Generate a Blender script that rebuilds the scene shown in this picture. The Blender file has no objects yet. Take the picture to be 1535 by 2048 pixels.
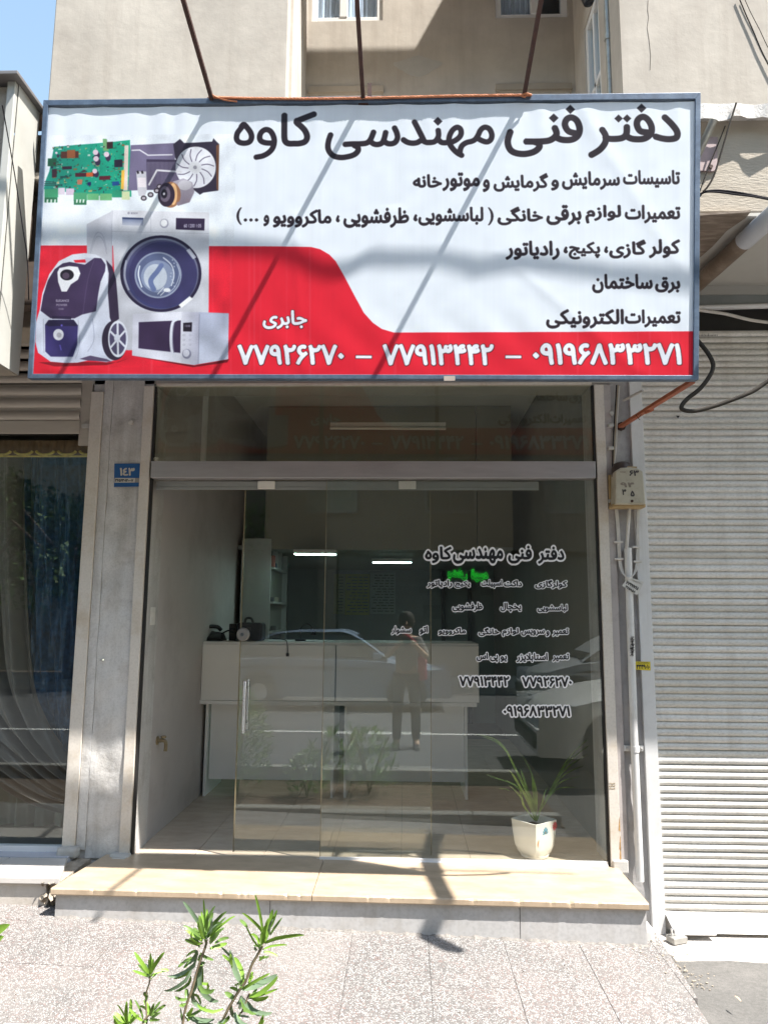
import bpy, bmesh, math, random, base64, zlib
import numpy as np
from mathutils import Vector, Matrix
random.seed(7)
rnd=np.random.RandomState(11)
sc=bpy.context.scene
col=sc.collection
R=math.radians
# ------------------------------------------------------------------ camera
F_PX=1450.0; YAW=R(1.7); PIT=R(8.09); ROL=0.0065
CAM=Vector((0,-4.76,1.52))
MROT=Matrix.Rotation(YAW,3,'Z')@Matrix.Rotation(math.pi/2+PIT,3,'X')@Matrix.Rotation(ROL,3,'Z')
cd=bpy.data.cameras.new('camera'); cam=bpy.data.objects.new('camera',cd); col.objects.link(cam)
cam.matrix_world=Matrix.Translation(CAM)@MROT.to_4x4()
cd.sensor_fit='VERTICAL'; cd.sensor_height=24; cd.lens=24*F_PX/2048
cd.clip_start=.02; cd.clip_end=600
sc.camera=cam
# ------------------------------------------------------------------ sky, sun
SUN=Vector((1.40,-.76,2.78)).normalized()
w=bpy.data.worlds.new("World"); sc.world=w; w.use_nodes=True
nt=w.node_tree; bg=nt.nodes['Background']
sky=nt.nodes.new('ShaderNodeTexSky'); sky.sky_type='NISHITA'; sky.sun_disc=False
sky.sun_elevation=math.asin(SUN.z); sky.sun_rotation=math.atan2(SUN.x,SUN.y)
sky.air_density=2.0; sky.dust_density=1.0; sky.ozone_density=1.0; sky.altitude=0
nt.links.new(sky.outputs[0],bg.inputs[0]); bg.inputs[1].default_value=.09
sl=bpy.data.lights.new('sun','SUN'); sl.energy=4.9; sl.angle=R(.53); sl.color=(1,.955,.89)
so=bpy.data.objects.new('sun',sl); col.objects.link(so); so.location=SUN*30
so.rotation_euler=SUN.to_track_quat('Z','Y').to_euler()
sc.view_settings.view_transform='Standard'; sc.view_settings.look='None'
sc.view_settings.gamma=1; sc.view_settings.use_curve_mapping=False
sc.view_settings.exposure=1.55
sc.render.engine='CYCLES'
cy=sc.cycles
cy.use_denoising=True; cy.max_bounces=9; cy.diffuse_bounces=6; cy.glossy_bounces=5; cy.transparent_max_bounces=24
cy.transmission_bounces=6; cy.sample_clamp_indirect=6; cy.caustics_reflective=False; cy.caustics_refractive=False
# ------------------------------------------------------------------ measuring: photo pixel -> point on a real plane
def ray(px,py): return MROT@Vector(((px-767.5)/F_PX,-(py-1024)/F_PX,-1.0))
def at(px,py,ax,val):
    d=ray(px,py); i='xyz'.index(ax); return CAM+d*((val-CAM[i])/d[i])
SLOPE=.08; SY0=-1.0; SZ0=2.78          # sign plane: y = SY0 - SLOPE*(z-SZ0)
def onsign(px,py,off=0.0):
    n=Vector((0,1,SLOPE)); d=ray(px,py); p0=Vector((0,SY0-off,SZ0))
    return CAM+d*((n.dot(p0-CAM))/n.dot(d))
# ------------------------------------------------------------------ materials
MATS={}
def mat(name,c,rough=.6,var=.12,scale=6,bump=.0,bscale=60,metal=0,stain=None,stain_amt=.4,stain_scale=1.2,spec=.5,c2=None,fine=.0,fscale=300,stretch=None,streak=None,streak_amt=.5):
    if name in MATS: return MATS[name]
    m=bpy.data.materials.new(name); m.use_nodes=True; t=m.node_tree; N=t.nodes; L=t.links
    b=N['Principled BSDF']; b.inputs['Roughness'].default_value=rough; b.inputs['Metallic'].default_value=metal
    b.inputs['Specular IOR Level'].default_value=spec
    g=N.new('ShaderNodeNewGeometry'); src=g.outputs['Position']
    if stretch:
        mp=N.new('ShaderNodeVectorMath'); mp.operation='MULTIPLY'; L.new(src,mp.inputs[0]); mp.inputs[1].default_value=stretch; src=mp.outputs[0]
    def noise(s,d=5,r=.6):
        n=N.new('ShaderNodeTexNoise'); n.inputs['Scale'].default_value=s; n.inputs['Detail'].default_value=d; n.inputs['Roughness'].default_value=r
        L.new(src,n.inputs['Vector']); return n.outputs['Fac']
    def ramp(f,a,ca,bb,cb):
        r=N.new('ShaderNodeValToRGB'); e=r.color_ramp.elements; e[0].position=a; e[0].color=(*ca,1); e[1].position=bb; e[1].color=(*cb,1); L.new(f,r.inputs[0]); return r.outputs[0]
    lo=tuple(x*(1-var) for x in c); hi=tuple(min(1,x*(1+var)) for x in (c2 or c))
    cur=ramp(noise(scale),.32,lo,.68,hi)
    def mix(a,bc,f):
        x=N.new('ShaderNodeMix'); x.data_type='RGBA'; L.new(f,x.inputs[0]); L.new(a,x.inputs[6])
        if hasattr(bc,'node'): L.new(bc,x.inputs[7])
        else: x.inputs[7].default_value=(*bc,1)
        return x.outputs[2]
    if stain:
        s=ramp(noise(stain_scale,8,.7),.5,(0,0,0),.72,(stain_amt,)*3); cur=mix(cur,stain,s)
    if streak:
        mp=N.new('ShaderNodeVectorMath'); mp.operation='MULTIPLY'; L.new(g.outputs['Position'],mp.inputs[0]); mp.inputs[1].default_value=(1,1,.07)
        n=N.new('ShaderNodeTexNoise'); n.inputs['Scale'].default_value=9; n.inputs['Detail'].default_value=7; n.inputs['Roughness'].default_value=.7; L.new(mp.outputs[0],n.inputs['Vector'])
        cur=mix(cur,streak,ramp(n.outputs['Fac'],.48,(0,0,0),.70,(streak_amt,)*3))
    if fine>0:
        s=ramp(noise(fscale,2,.5),.45,(0,0,0),.7,(fine,)*3); cur=mix(cur,tuple(x*.35 for x in c),s)
    L.new(cur,b.inputs['Base Color'])
    if bump>0:
        bn=N.new('ShaderNodeBump'); bn.inputs['Strength'].default_value=1; bn.inputs['Distance'].default_value=bump
        L.new(noise(bscale,6,.65),bn.inputs['Height']); L.new(bn.outputs[0],b.inputs['Normal'])
    MATS[name]=m; return m
def emis(name,c,s):
    m=bpy.data.materials.new(name); m.use_nodes=True; N=m.node_tree.nodes; b=N['Principled BSDF']
    b.inputs['Base Color'].default_value=(*c,1); b.inputs['Emission Color'].default_value=(*c,1); b.inputs['Emission Strength'].default_value=s
    return m
def glassm(name,tint,ior=1.52,dust=.03,dustc=(.5,.48,.42)):
    m=bpy.data.materials.new(name); m.use_nodes=True; t=m.node_tree; N=t.nodes; L=t.links
    N.remove(N['Principled BSDF']); o=N['Material Output']
    fr=N.new('ShaderNodeFresnel'); fr.inputs[0].default_value=ior
    tr=N.new('ShaderNodeBsdfTransparent'); tr.inputs[0].default_value=(*tint,1)
    gl=N.new('ShaderNodeBsdfGlossy'); gl.inputs['Roughness'].default_value=0.0; gl.inputs[0].default_value=(.95,1,.97,1)
    gb=N.new('ShaderNodeNewGeometry'); iv=N.new('ShaderNodeMath'); iv.operation='SUBTRACT'; iv.inputs[0].default_value=1; L.new(gb.outputs['Backfacing'],iv.inputs[1])
    mu=N.new('ShaderNodeMath'); mu.operation='MULTIPLY'; L.new(fr.outputs[0],mu.inputs[0]); L.new(iv.outputs[0],mu.inputs[1])   # reflect once, on the outer face of the thin pane
    mx=N.new('ShaderNodeMixShader'); L.new(mu.outputs[0],mx.inputs[0]); L.new(tr.outputs[0],mx.inputs[1]); L.new(gl.outputs[0],mx.inputs[2])
    df=N.new('ShaderNodeBsdfDiffuse'); df.inputs[0].default_value=(*dustc,1)
    g=N.new('ShaderNodeNewGeometry'); n=N.new('ShaderNodeTexNoise'); n.inputs['Scale'].default_value=2.5; n.inputs['Detail'].default_value=8; L.new(g.outputs['Position'],n.inputs['Vector'])
    mm=N.new('ShaderNodeMapRange'); mm.inputs[1].default_value=.35; mm.inputs[2].default_value=.75; mm.inputs[3].default_value=dust*.4; mm.inputs[4].default_value=dust*1.6; L.new(n.outputs['Fac'],mm.inputs[0])
    m2=N.new('ShaderNodeMixShader'); L.new(mm.outputs[0],m2.inputs[0]); L.new(mx.outputs[0],m2.inputs[1]); L.new(df.outputs[0],m2.inputs[2])
    L.new(m2.outputs[0],o.inputs[0]); return m
# ------------------------------------------------------------------ mesh builder
class MB:
    def __init__(s): s.v=[];s.f=[];s.m=[];s.uv=None
    def add(s,vs,fs,mi=0):
        o=len(s.v); s.v+=[tuple(p) for p in vs]; s.f+=[[i+o for i in f] for f in fs]; s.m+=[mi]*len(fs); return s
    def box(s,x0,x1,y0,y1,z0,z1,mi=0):
        return s.add([(x0,y0,z0),(x1,y0,z0),(x1,y1,z0),(x0,y1,z0),(x0,y0,z1),(x1,y0,z1),(x1,y1,z1),(x0,y1,z1)],
            [[0,3,2,1],[4,5,6,7],[0,1,5,4],[1,2,6,5],[2,3,7,6],[3,0,4,7]],mi)
    def hexa(s,b,t,mi=0):   # b,t : 4 pts each, ccw
        return s.add(list(b)+list(t),[[3,2,1,0],[4,5,6,7],[0,1,5,4],[1,2,6,5],[2,3,7,6],[3,0,4,7]],mi)
    def bar(s,a,b,wd,th,up=(0,0,1),mi=0):
        a=Vector(a);b=Vector(b);d=(b-a).normalized();u=Vector(up);sd=d.cross(u).normalized();u=sd.cross(d).normalized()
        P=[]
        for q in (a,b):
            P+= [q-sd*wd/2-u*th/2,q+sd*wd/2-u*th/2,q+sd*wd/2+u*th/2,q-sd*wd/2+u*th/2]
        return s.add(P,[[3,2,1,0],[4,5,6,7],[0,1,5,4],[1,2,6,5],[2,3,7,6],[3,0,4,7]],mi)
    def tube(s,pts,r,n=8,mi=0,cap=True):
        pts=[Vector(p) for p in pts]; rs=r if isinstance(r,(list,tuple)) else [r]*len(pts)
        o=len(s.v); pr=None
        for i,p in enumerate(pts):
            d=(pts[min(i+1,len(pts)-1)]-pts[max(i-1,0)])
            if d.length<1e-9: d=Vector((0,0,1))
            d.normalize()
            if pr is None:
                a=Vector((0,0,1)) if abs(d.z)<.9 else Vector((1,0,0)); u=d.cross(a).normalized()
            else:
                u=(pr-d*pr.dot(d)); u=u.normalized() if u.length>1e-6 else d.orthogonal().normalized()
            pr=u; v=d.cross(u)
            for k in range(n):
                t=2*math.pi*k/n; s.v.append(tuple(p+(u*math.cos(t)+v*math.sin(t))*rs[i]))
        for i in range(len(pts)-1):
            for k in range(n):
                a=o+i*n+k;b=o+i*n+(k+1)%n; s.f.append([a,b,b+n,a+n]); s.m.append(mi)
        if cap:
            s.f.append([o+k for k in range(n)][::-1]); s.m.append(mi)
            e=o+(len(pts)-1)*n; s.f.append([e+k for k in range(n)]); s.m.append(mi)
        return s
    def lathe(s,prof,c=(0,0,0),n=16,mi=0,axis='z'):
        o=len(s.v)
        for r,h in prof:
            for k in range(n):
                t=2*math.pi*k/n; a,b=r*math.cos(t),r*math.sin(t)
                p={'z':(a,b,h),'y':(a,h,b),'x':(h,a,b)}[axis]
                s.v.append((p[0]+c[0],p[1]+c[1],p[2]+c[2]))
        for i in range(len(prof)-1):
            for k in range(n):
                a=o+i*n+k;b=o+i*n+(k+1)%n; s.f.append([a,b,b+n,a+n]); s.m.append(mi)
        s.f.append([o+k for k in range(n)][::-1]); s.m.append(mi)
        e=o+(len(prof)-1)*n; s.f.append([e+k for k in range(n)]); s.m.append(mi)
        return s
    def extr(s,poly,v,mi=0):  # extrude planar polygon (3d pts) by vector v
        n=len(poly);v=Vector(v);P=[Vector(p) for p in poly]
        o=len(s.v); s.v+=[tuple(p) for p in P]+[tuple(p+v) for p in P]
        s.f.append([o+i for i in range(n)][::-1]); s.f.append([o+n+i for i in range(n)]); s.m+=[mi,mi]
        for i in range(n):
            j=(i+1)%n; s.f.append([o+i,o+j,o+n+j,o+n+i]); s.m.append(mi)
        return s
    def grid(s,fn,nu,nv,mi=0):
        o=len(s.v)
        for j in range(nv+1):
            for i in range(nu+1): s.v.append(tuple(fn(i/nu,j/nv)))
        for j in range(nv):
            for i in range(nu):
                a=o+j*(nu+1)+i; s.f.append([a,a+1,a+nu+2,a+nu+1]); s.m.append(mi)
        return s
def mesh(name,mb,mats,base=(0,0,0),smooth=False):
    me=bpy.data.meshes.new(name); bx,by,bz=base
    me.from_pydata([(x-bx,y-by,z-bz) for x,y,z in mb.v],[],mb.f)
    for m in (mats if isinstance(mats,(list,tuple)) else [mats]): me.materials.append(m)
    me.polygons.foreach_set('material_index',mb.m)
    if smooth: me.polygons.foreach_set('use_smooth',[True]*len(mb.f))
    me.update(); return me
def wloc(o):
    v=Vector(o.location)
    while o.parent: o=o.parent; v+=Vector(o.location)
    return v
def obj(name,mb,mats,parent=None,smooth=False,bev=0,label=None,stuff=False,base=None):
    """mb in world coordinates; linked as ONE mesh object under parent"""
    if parent is None and base is None:
        a=np.array(mb.v); base=((a[:,0].min()+a[:,0].max())/2,(a[:,1].min()+a[:,1].max())/2,a[:,2].min())
    b=Vector(base) if base is not None else wloc(parent)
    me=mesh(name,mb,mats,b,smooth); o=bpy.data.objects.new(name,me); col.objects.link(o)
    if parent is not None:
        o.parent=parent; o.location=b-wloc(parent)
    else: o.location=b
    if bev>0:
        md=o.modifiers.new('bevel','BEVEL'); md.width=bev; md.segments=2; md.limit_method='ANGLE'; md.angle_limit=R(40); md.harden_normals=False
    if smooth:
        try: me.set_sharp_from_angle(angle=R(38))
        except Exception: pass
    if label: o['label']=label
    if stuff: o['kind']='stuff'
    return o
def thing(name,loc,label,cat,group=None):
    o=bpy.data.objects.new(name,None); col.objects.link(o); o.location=loc; o.empty_display_size=.1
    o['label']=label; o['category']=cat
    if group: o['group']=group
    return o
def tag(o,label,cat,group=None):
    o['label']=label; o['category']=cat
    if group: o['group']=group
    return o
def struct(name,mb,mats,smooth=False,bev=0):
    o=obj(name,mb,mats,None,smooth,bev); o['kind']='structure'; return o
def inst(name,me,parent,loc,rot=None,label=None):
    """another object sharing mesh data, loc in world"""
    o=bpy.data.objects.new(name,me); col.objects.link(o); o.parent=parent
    o.location=Vector(loc)-(wloc(parent) if parent else Vector((0,0,0)))
    if rot: o.rotation_euler=rot
    if label: o['label']=label
    return o
def catmull(P,k=6,closed=False):
    P=[Vector(p) for p in P]; n=len(P); out=[]
    rng=range(n) if closed else range(n-1)
    for i in rng:
        p0=P[(i-1)%n] if closed or i>0 else P[0]; p1=P[i]; p2=P[(i+1)%n]; p3=P[(i+2)%n] if closed or i+2<n else P[-1]
        for t in range(k):
            t/=k
            out.append(.5*((2*p1)+(p2-p0)*t+(2*p0-5*p1+4*p2-p3)*t*t+(3*p1-p0-3*p2+p3)*t**3))
    if not closed: out.append(P[-1])
    return out
# ------------------------------------------------------------------ lettering: Blender's own font, shaped for Persian, thickened, traced as outlines
JOIN={'ا':'FE8D FE8E','ب':'FE8F FE90 FE91 FE92','پ':'FB56 FB57 FB58 FB59','ت':'FE95 FE96 FE97 FE98','ج':'FE9D FE9E FE9F FEA0','چ':'FB7A FB7B FB7C FB7D','خ':'FEA5 FEA6 FEA7 FEA8','د':'FEA9 FEAA','ر':'FEAD FEAE','ز':'FEAF FEB0','س':'FEB1 FEB2 FEB3 FEB4','ش':'FEB5 FEB6 FEB7 FEB8','ظ':'FEC5 FEC6 FEC7 FEC8','ع':'FEC9 FECA FECB FECC','ف':'FED1 FED2 FED3 FED4','ق':'FED5 FED6 FED7 FED8','ک':'FB8E FB8F FB90 FB91','گ':'FB92 FB93 FB94 FB95','ل':'FEDD FEDE FEDF FEE0','م':'FEE1 FEE2 FEE3 FEE4','ن':'FEE5 FEE6 FEE7 FEE8','ه':'FEE9 FEEA FEEB FEEC','و':'FEED FEEE','ی':'FBFC FBFD FBFE FBFF','*':'FEFB FEFC'}
JOIN={k:[chr(int(c,16)) for c in v.split()] for k,v in JOIN.items()}
def shape_word(w_):
    w_=w_.replace('لا','*')
    if not any(c in JOIN for c in w_): return w_
    out=[]
    for i,c in enumerate(w_):
        f=JOIN[c]; pj=i>0 and len(JOIN[w_[i-1]])==4; nj=len(f)==4 and i+1<len(w_)
        out.append(f[(3 if nj else 1) if pj else (2 if nj else 0)])
    return ''.join(reversed(out))
def font_curves(s):
    c=bpy.data.curves.new('tmp','FONT'); c.body=s; c.size=1
    o=bpy.data.objects.new('tmp',c); col.objects.link(o); bpy.context.view_layer.objects.active=o; o.select_set(True)
    bpy.ops.object.convert(target='CURVE'); o=bpy.context.view_layer.objects.active; polys=[]
    T_=np.linspace(0,1,7)[:-1][:,None]
    for sp in o.data.splines:
        P=sp.bezier_points; n=len(P); L=[]
        for i in range(n):
            a,b=P[i],P[(i+1)%n]; p0,p1,p2,p3=(np.array(q)[:2] for q in (a.co,a.handle_right,b.handle_left,b.co))
            L.append(p0*(1-T_)**3+3*p1*(1-T_)**2*T_+3*p2*(1-T_)*T_**2+p3*T_**3)
        polys.append(np.vstack(L))
    cu_=o.data; bpy.data.objects.remove(o); bpy.data.curves.remove(cu_); return polys
def wind_mask(polys,H,W):
    acc=np.zeros((H,W+1),np.int32)
    for A in polys:
        B=np.roll(A,-1,0)
        for (x0,y0),(x1,y1) in zip(A.tolist(),B.tolist()):
            if y0==y1: continue
            d=1
            if y0>y1: x0,y0,x1,y1=x1,y1,x0,y0; d=-1
            a=max(0,math.ceil(y0-.5)); b=min(H-1,math.ceil(y1-.5)-1)
            if b<a: continue
            for r in range(a,b+1): acc[r,min(W,max(0,math.ceil(x0+(x1-x0)*((r+.5-y0)/(y1-y0))-.5)))]+=d
    return np.cumsum(acc,1)[:,:W]!=0
def dilate(M,r):
    if r<.5: return M
    out=M.copy(); H=M.shape[0]; Mi=M.astype(np.int32)
    for dy in range(0,int(r)+1):
        k=int(math.sqrt(r*r-dy*dy)); c=np.cumsum(np.pad(Mi,((0,0),(k+1,k))),1); h=(c[:,2*k+1:]-c[:,:-2*k-1])>0
        if dy==0: out|=h
        else: out[dy:]|=h[:H-dy]; out[:-dy]|=h[dy:]
    return out
def soften(M):
    A=M.astype(float); k=np.exp(-np.arange(-3,4)**2/1.62); k/=k.sum()
    for ax in (0,1): A=sum(q*np.roll(A,i-3,ax) for i,q in enumerate(k))
    return A
CASES={1:'lb',2:'br',3:'lr',4:'rt',6:'bt',7:'lt',8:'tl',9:'tb',11:'tr',12:'rl',13:'rb',14:'bl'}
def trace(A,lv=.5):
    B=A>lv; K=B[:-1,:-1]*8+B[:-1,1:]*4+B[1:,1:]*2+B[1:,:-1]*1; segs={}
    Al=A.tolist()
    ys,xs=np.nonzero((K>0)&(K<15))
    for y,x in zip(ys.tolist(),xs.tolist()):
        E={'t':(0,y,x),'b':(0,y+1,x),'l':(1,y,x),'r':(1,y,x+1)}; k=int(K[y,x])
        for pr_ in ((CASES[k],) if k in CASES else (('lt','rb') if k==5 else ('tr','bl'))): segs[E[pr_[0]]]=E[pr_[1]]
    def pt(e):
        t,y,x=e
        if t==0: a,b=Al[y][x],Al[y][x+1]; return (x+(lv-a)/(b-a),y)
        a,b=Al[y][x],Al[y+1][x]; return (x,y+(lv-a)/(b-a))
    loops=[]
    while segs:
        c=next(iter(segs)); L=[]
        while c in segs: n=segs.pop(c); L.append(pt(c)); c=n
        if len(L)>8: loops.append(np.array(L))
    return loops
def thin(P,e):
    if len(P)<3: return P
    a,b=P[0],P[-1]; d=b-a; n=math.hypot(*d)
    ds=np.hypot(*(P-a).T) if n<1e-9 else abs(d[0]*(P[:,1]-a[1])-d[1]*(P[:,0]-a[0]))/n
    i=int(ds.argmax())
    if ds[i]<e: return np.array([a,b])
    return np.vstack([thin(P[:i+1],e)[:-1],thin(P[i:],e)])
def thin_loop(L,e):
    i=int(np.hypot(*(L-L[0]).T).argmax()); return np.vstack([thin(L[:i+1],e)[:-1],thin(np.vstack([L[i:],L[:1]]),e)[:-1]])
EM=100
class Glyphs(dict):
    def __missing__(s,w_):
        polys=font_curves(shape_word(w_)); pts=np.vstack(polys); x0,y0=pts.min(0); x1,y1=pts.max(0)
        bold=.01 if w_.isascii() else .040
        if w_ in ('...','،','(',')'): bold=.014
        pad=24; W=int((x1-x0)*EM)+2*pad; H=int((y1-y0)*EM)+2*pad
        M=wind_mask([np.c_[(p[:,0]-x0)*EM+pad,(y1-p[:,1])*EM+pad] for p in polys],H,W)
        M=dilate(M,bold*EM); Mh=dilate(M,.105*EM); yy,xx=np.nonzero(M); o=np.array([xx.min(),yy.min()]); sz=np.array([xx.max()+1,yy.max()+1])-o
        res=[]
        for A,e,hole in ((M,.45,0),(Mh,.8,6)):
            Ls=[l for l in trace(soften(A)) if np.ptp(l[:,0])>=hole]; res.append([(thin_loop(l,e)+.5-o)/sz for l in Ls])
        s[w_]=(sz[0]/sz[1],res[0],res[1]); return s[w_]
GLY=Glyphs()
def flat_text(name,word,place,mat_,parent,halo=False,th=.0006,label=None):
    """cut-out lettering: place(u,v)->world point, u right 0..1, v down 0..1"""
    loops=GLY[word][2 if halo else 1]
    o0=place(0,0); ex=place(1,0)-o0; ey=place(0,1)-o0
    nrm=ey.cross(ex).normalized()
    cu=bpy.data.curves.new('tmp','CURVE'); cu.dimensions='2D'; cu.fill_mode='BOTH'; cu.extrude=th/2
    W=ex.length; H=ey.length
    for L in loops:
        s=cu.splines.new('POLY'); s.points.add(len(L)-1)
        for i,(u,v) in enumerate(L): s.points[i].co=(u*W,-v*H,0,1)
        s.use_cyclic_u=True
    t=bpy.data.objects.new('tmp',cu); col.objects.link(t)
    me=bpy.data.meshes.new_from_object(t); bpy.data.objects.remove(t); bpy.data.curves.remove(cu)
    me.materials.clear(); me.materials.append(mat_); me.name=name
    o=bpy.data.objects.new(name,me); col.objects.link(o); o.parent=parent
    m3=Matrix((ex.normalized(),(-ey).normalized(),nrm)).transposed()
    o.rotation_euler=m3.to_euler(); o.location=o0-wloc(parent)
    if label: o['label']=label
    return o
# ================================================================== materials used in the place
stucco=mat('stucco',(.435,.395,.345),.9,.10,2.2,.0022,11,stain=(.33,.29,.25),stain_amt=.55,stain_scale=1.3,c2=(.475,.435,.38),streak=(.33,.285,.24),streak_amt=.45)
stucco2=mat('rough_stucco',(.47,.42,.35),.95,.10,3,.004,70,stain=(.6,.55,.48),stain_amt=.4,stain_scale=2,stretch=(.35,1,1.3))
whiteledge=mat('ledge_paint',(.72,.69,.66),.8,.1,9,.004,60,stain=(.12,.10,.09),stain_amt=.9,stain_scale=9)
fascia=mat('fascia',(.4,.38,.36),.8,.1,3)
soffw=mat('soffit_paint',(.44,.43,.40),.7,.06,2,stain=(.3,.29,.27),stain_amt=.5)
soffb=mat('soffit_board',(.20,.155,.12),.8,.25,5,.002,40,stain=(.36,.31,.26),stain_amt=.7,stain_scale=5,stretch=(1,4,1))
greyp=mat('grey_paint',(.56,.55,.54),.55,.07,5,.007,16,stain=(.29,.265,.24),stain_amt=.65,stain_scale=4.5,fine=.2,fscale=90,streak=(.30,.27,.24),streak_amt=.5)
jamb=mat('jamb_paint',(.60,.56,.51),.5,.05,3,.0008,30,stain=(.45,.36,.25),stain_amt=.6,stain_scale=5,fine=.15,fscale=70)
mauve=mat('mauve_paint',(.42,.385,.375),.5,.05,3,.001,30,stain=(.2,.18,.17),stain_amt=.6,stain_scale=6)
guide=mat('guide_paint',(.62,.62,.62),.45,.05,4,.0006,30,stain=(.42,.41,.40),stain_amt=.6,stain_scale=4,streak=(.40,.38,.35),streak_amt=.5)
steelp=mat('steel_cap_paint',(.46,.45,.43),.6,.1,8,.002,60,stain=(.3,.27,.24),stain_amt=.6,stain_scale=9)
slat_v=[mat('shutter_slat_%d'%k,c_,.42,.05,2,stain=(.46,.42,.37),stain_amt=.6,stain_scale=1.9,stretch=(.8,1,2),fine=.3,fscale=60,streak=(.46,.42,.37),streak_amt=.35) for k,c_ in enumerate(((.70,.68,.65),(.64,.62,.585),(.60,.575,.53)))]
slatm=mat('shutter_slat',(.68,.655,.62),.42,.05,2,stain=(.48,.45,.41),stain_amt=.6,stain_scale=1.9,stretch=(.8,1,2),fine=.25,fscale=60,streak=(.42,.38,.33),streak_amt=.45)
slatL=mat('old_shutter_slat',(.46,.42,.37),.5,.06,3,stain=(.3,.26,.22),stain_amt=.55,stain_scale=3,stretch=(.5,1,3))
marble=mat('beige_marble',(.42,.32,.222),.35,.10,4,stain=(.33,.25,.17),stain_amt=.65,stain_scale=6,stretch=(1,2.5,1),c2=(.455,.355,.255),fine=.12,fscale=40)
marblew=mat('white_marble',(.56,.53,.50),.4,.06,5,stain=(.5,.45,.42),stain_amt=.4,stain_scale=4,stretch=(1,2,1))
riserm=mat('riser_stone',(.47,.46,.455),.5,.05,3,stain=(.34,.31,.28),stain_amt=.65,stain_scale=5,fine=.2,fscale=50,streak=(.33,.30,.27),streak_amt=.45)
oldtile=mat('old_stone_tile',(.50,.46,.42),.6,.08,5,.002,40,stain=(.3,.26,.2),stain_amt=.6,stain_scale=6)
mortar=mat('mortar',(.36,.31,.25),.95,.25,20,.012,40)
bluetile=mat('glazed_tile',(.46,.47,.53),.18,.05,3,stain=(.38,.38,.42),stain_amt=.4)
floort=mat('floor_marble_tile',(.56,.47,.375),.25,.10,5,stain=(.42,.34,.26),stain_amt=.5,stain_scale=4,stretch=(1,2,1))
grout=mat('grout',(.16,.14,.12),.9)
asph=mat('asphalt',(.13,.125,.118),.9,.15,40,.003,220,stain=(.19,.18,.17),stain_amt=.7,stain_scale=2.5,fine=.5,fscale=160)
cement=mat('cement_apron',(.46,.43,.40),.85,.12,14,.003,90,stain=(.60,.57,.52),stain_amt=.8,stain_scale=9,fine=.3,fscale=120)
roadm=mat('road_asphalt',(.085,.085,.09),.85,.15,20,.002,200)
kerbm=mat('kerb_stone',(.30,.29,.27),.8,.1,8)
soil=mat('soil',(.12,.085,.06),.95,.3,20,.01,60)
alu=mat('aluminium',(.42,.40,.41),.38,.06,4,metal=.55,stain=(.3,.27,.27),stain_amt=.4,stretch=(1,1,6))
aluw=mat('white_aluminium',(.72,.72,.73),.35,.03,4)
blackr=mat('black_rubber',(.015,.014,.014),.6)
whitepl=mat('white_plastic',(.72,.70,.66),.35,.04,6)
frameblue=mat('sign_frame_paint',(.095,.135,.20),.42,.16,25,.0006,150,stain=(.20,.27,.36),stain_amt=.6,stain_scale=7,metal=.25)
rust=mat('rusty_steel',(.050,.020,.014),.75,.3,30,.0008,200,stain=(.05,.03,.028),stain_amt=.6,stain_scale=10)
redox=mat('red_oxide_steel',(.33,.10,.045),.6,.2,18,.0008,120,stain=(.16,.06,.04),stain_amt=.7,stain_scale=12)
galv=mat('galvanised_pipe',(.33,.33,.30),.4,.15,20,metal=.6,stain=(.2,.18,.15),stain_amt=.5,stain_scale=8)
plate=mat('mauve_plate',(.36,.27,.27),.5,.1,12)
ropeo=mat('orange_rope',(.60,.23,.11),.7,.2,40)
cablem=mat('black_cable',(.018,.017,.022),.85,.2,10,spec=.15)
cableg=mat('grey_cable',(.04,.035,.03),.85,.2,10,spec=.15)
cablew=mat('white_cable',(.55,.53,.5),.5,.12,12)
boxm=mat('meter_box_plastic',(.40,.375,.30),.45,.10,10,stain=(.20,.165,.11),stain_amt=.6,stain_scale=7)
boxe=mat('meter_box_edge',(.36,.26,.13),.5,.15,14)
upvc=mat('window_frame_white',(.74,.74,.73),.35,.02,4)
curt=mat('net_curtain',(.75,.76,.78),.9,.08,14,stretch=(6,1,1))
drab=mat('drab_render',(.36,.31,.25),.9,.12,4)
concrete=mat('neighbour_wall',(.36,.32,.27),.92,.15,5,.004,40)
tilecl=mat('roof_tile',(.34,.25,.21),.85,.3,14,.003,60,stain=(.2,.17,.15),stain_amt=.7,stain_scale=8)
sheet=mat('sheet_metal',(.47,.47,.44),.5,.06,3,stain=(.38,.36,.32),stain_amt=.5,stain_scale=4,metal=.1)
sheetd=mat('sheet_metal_cap',(.20,.19,.19),.45,.1,6,metal=.3)
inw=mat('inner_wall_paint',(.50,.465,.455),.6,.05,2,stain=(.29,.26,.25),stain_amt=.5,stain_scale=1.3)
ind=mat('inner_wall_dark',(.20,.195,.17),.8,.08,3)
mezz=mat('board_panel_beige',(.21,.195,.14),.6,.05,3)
counterm=mat('counter_laminate',(.88,.88,.88),.4,.02,3)
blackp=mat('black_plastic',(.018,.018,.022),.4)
dkblue=mat('dark_bag_cloth',(.02,.021,.032),.8,.2,30)
chrome=mat('chrome',(.75,.75,.76),.12,.03,4,metal=1)
glassA=glassm('shop_glass',(.945,.955,.945),1.95,.006)
glassT=glassm('transom_glass',(.90,.91,.85),1.58,.04,(.46,.46,.38))
glassN=glassm('neighbour_glass',(.92,.95,.95),1.8,.006)
glassW=glassm('window_glass',(.88,.93,.98),1.7,.01)
edgeg=mat('glass_edge',(.20,.165,.10),.3,.05,5)
black=mat('vinyl_black',(.012,.012,.016),.35,.02)
white=mat('vinyl_white',(.80,.79,.81),.45,.02)
ink=mat('ink',(.02,.018,.02),.6)
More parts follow.
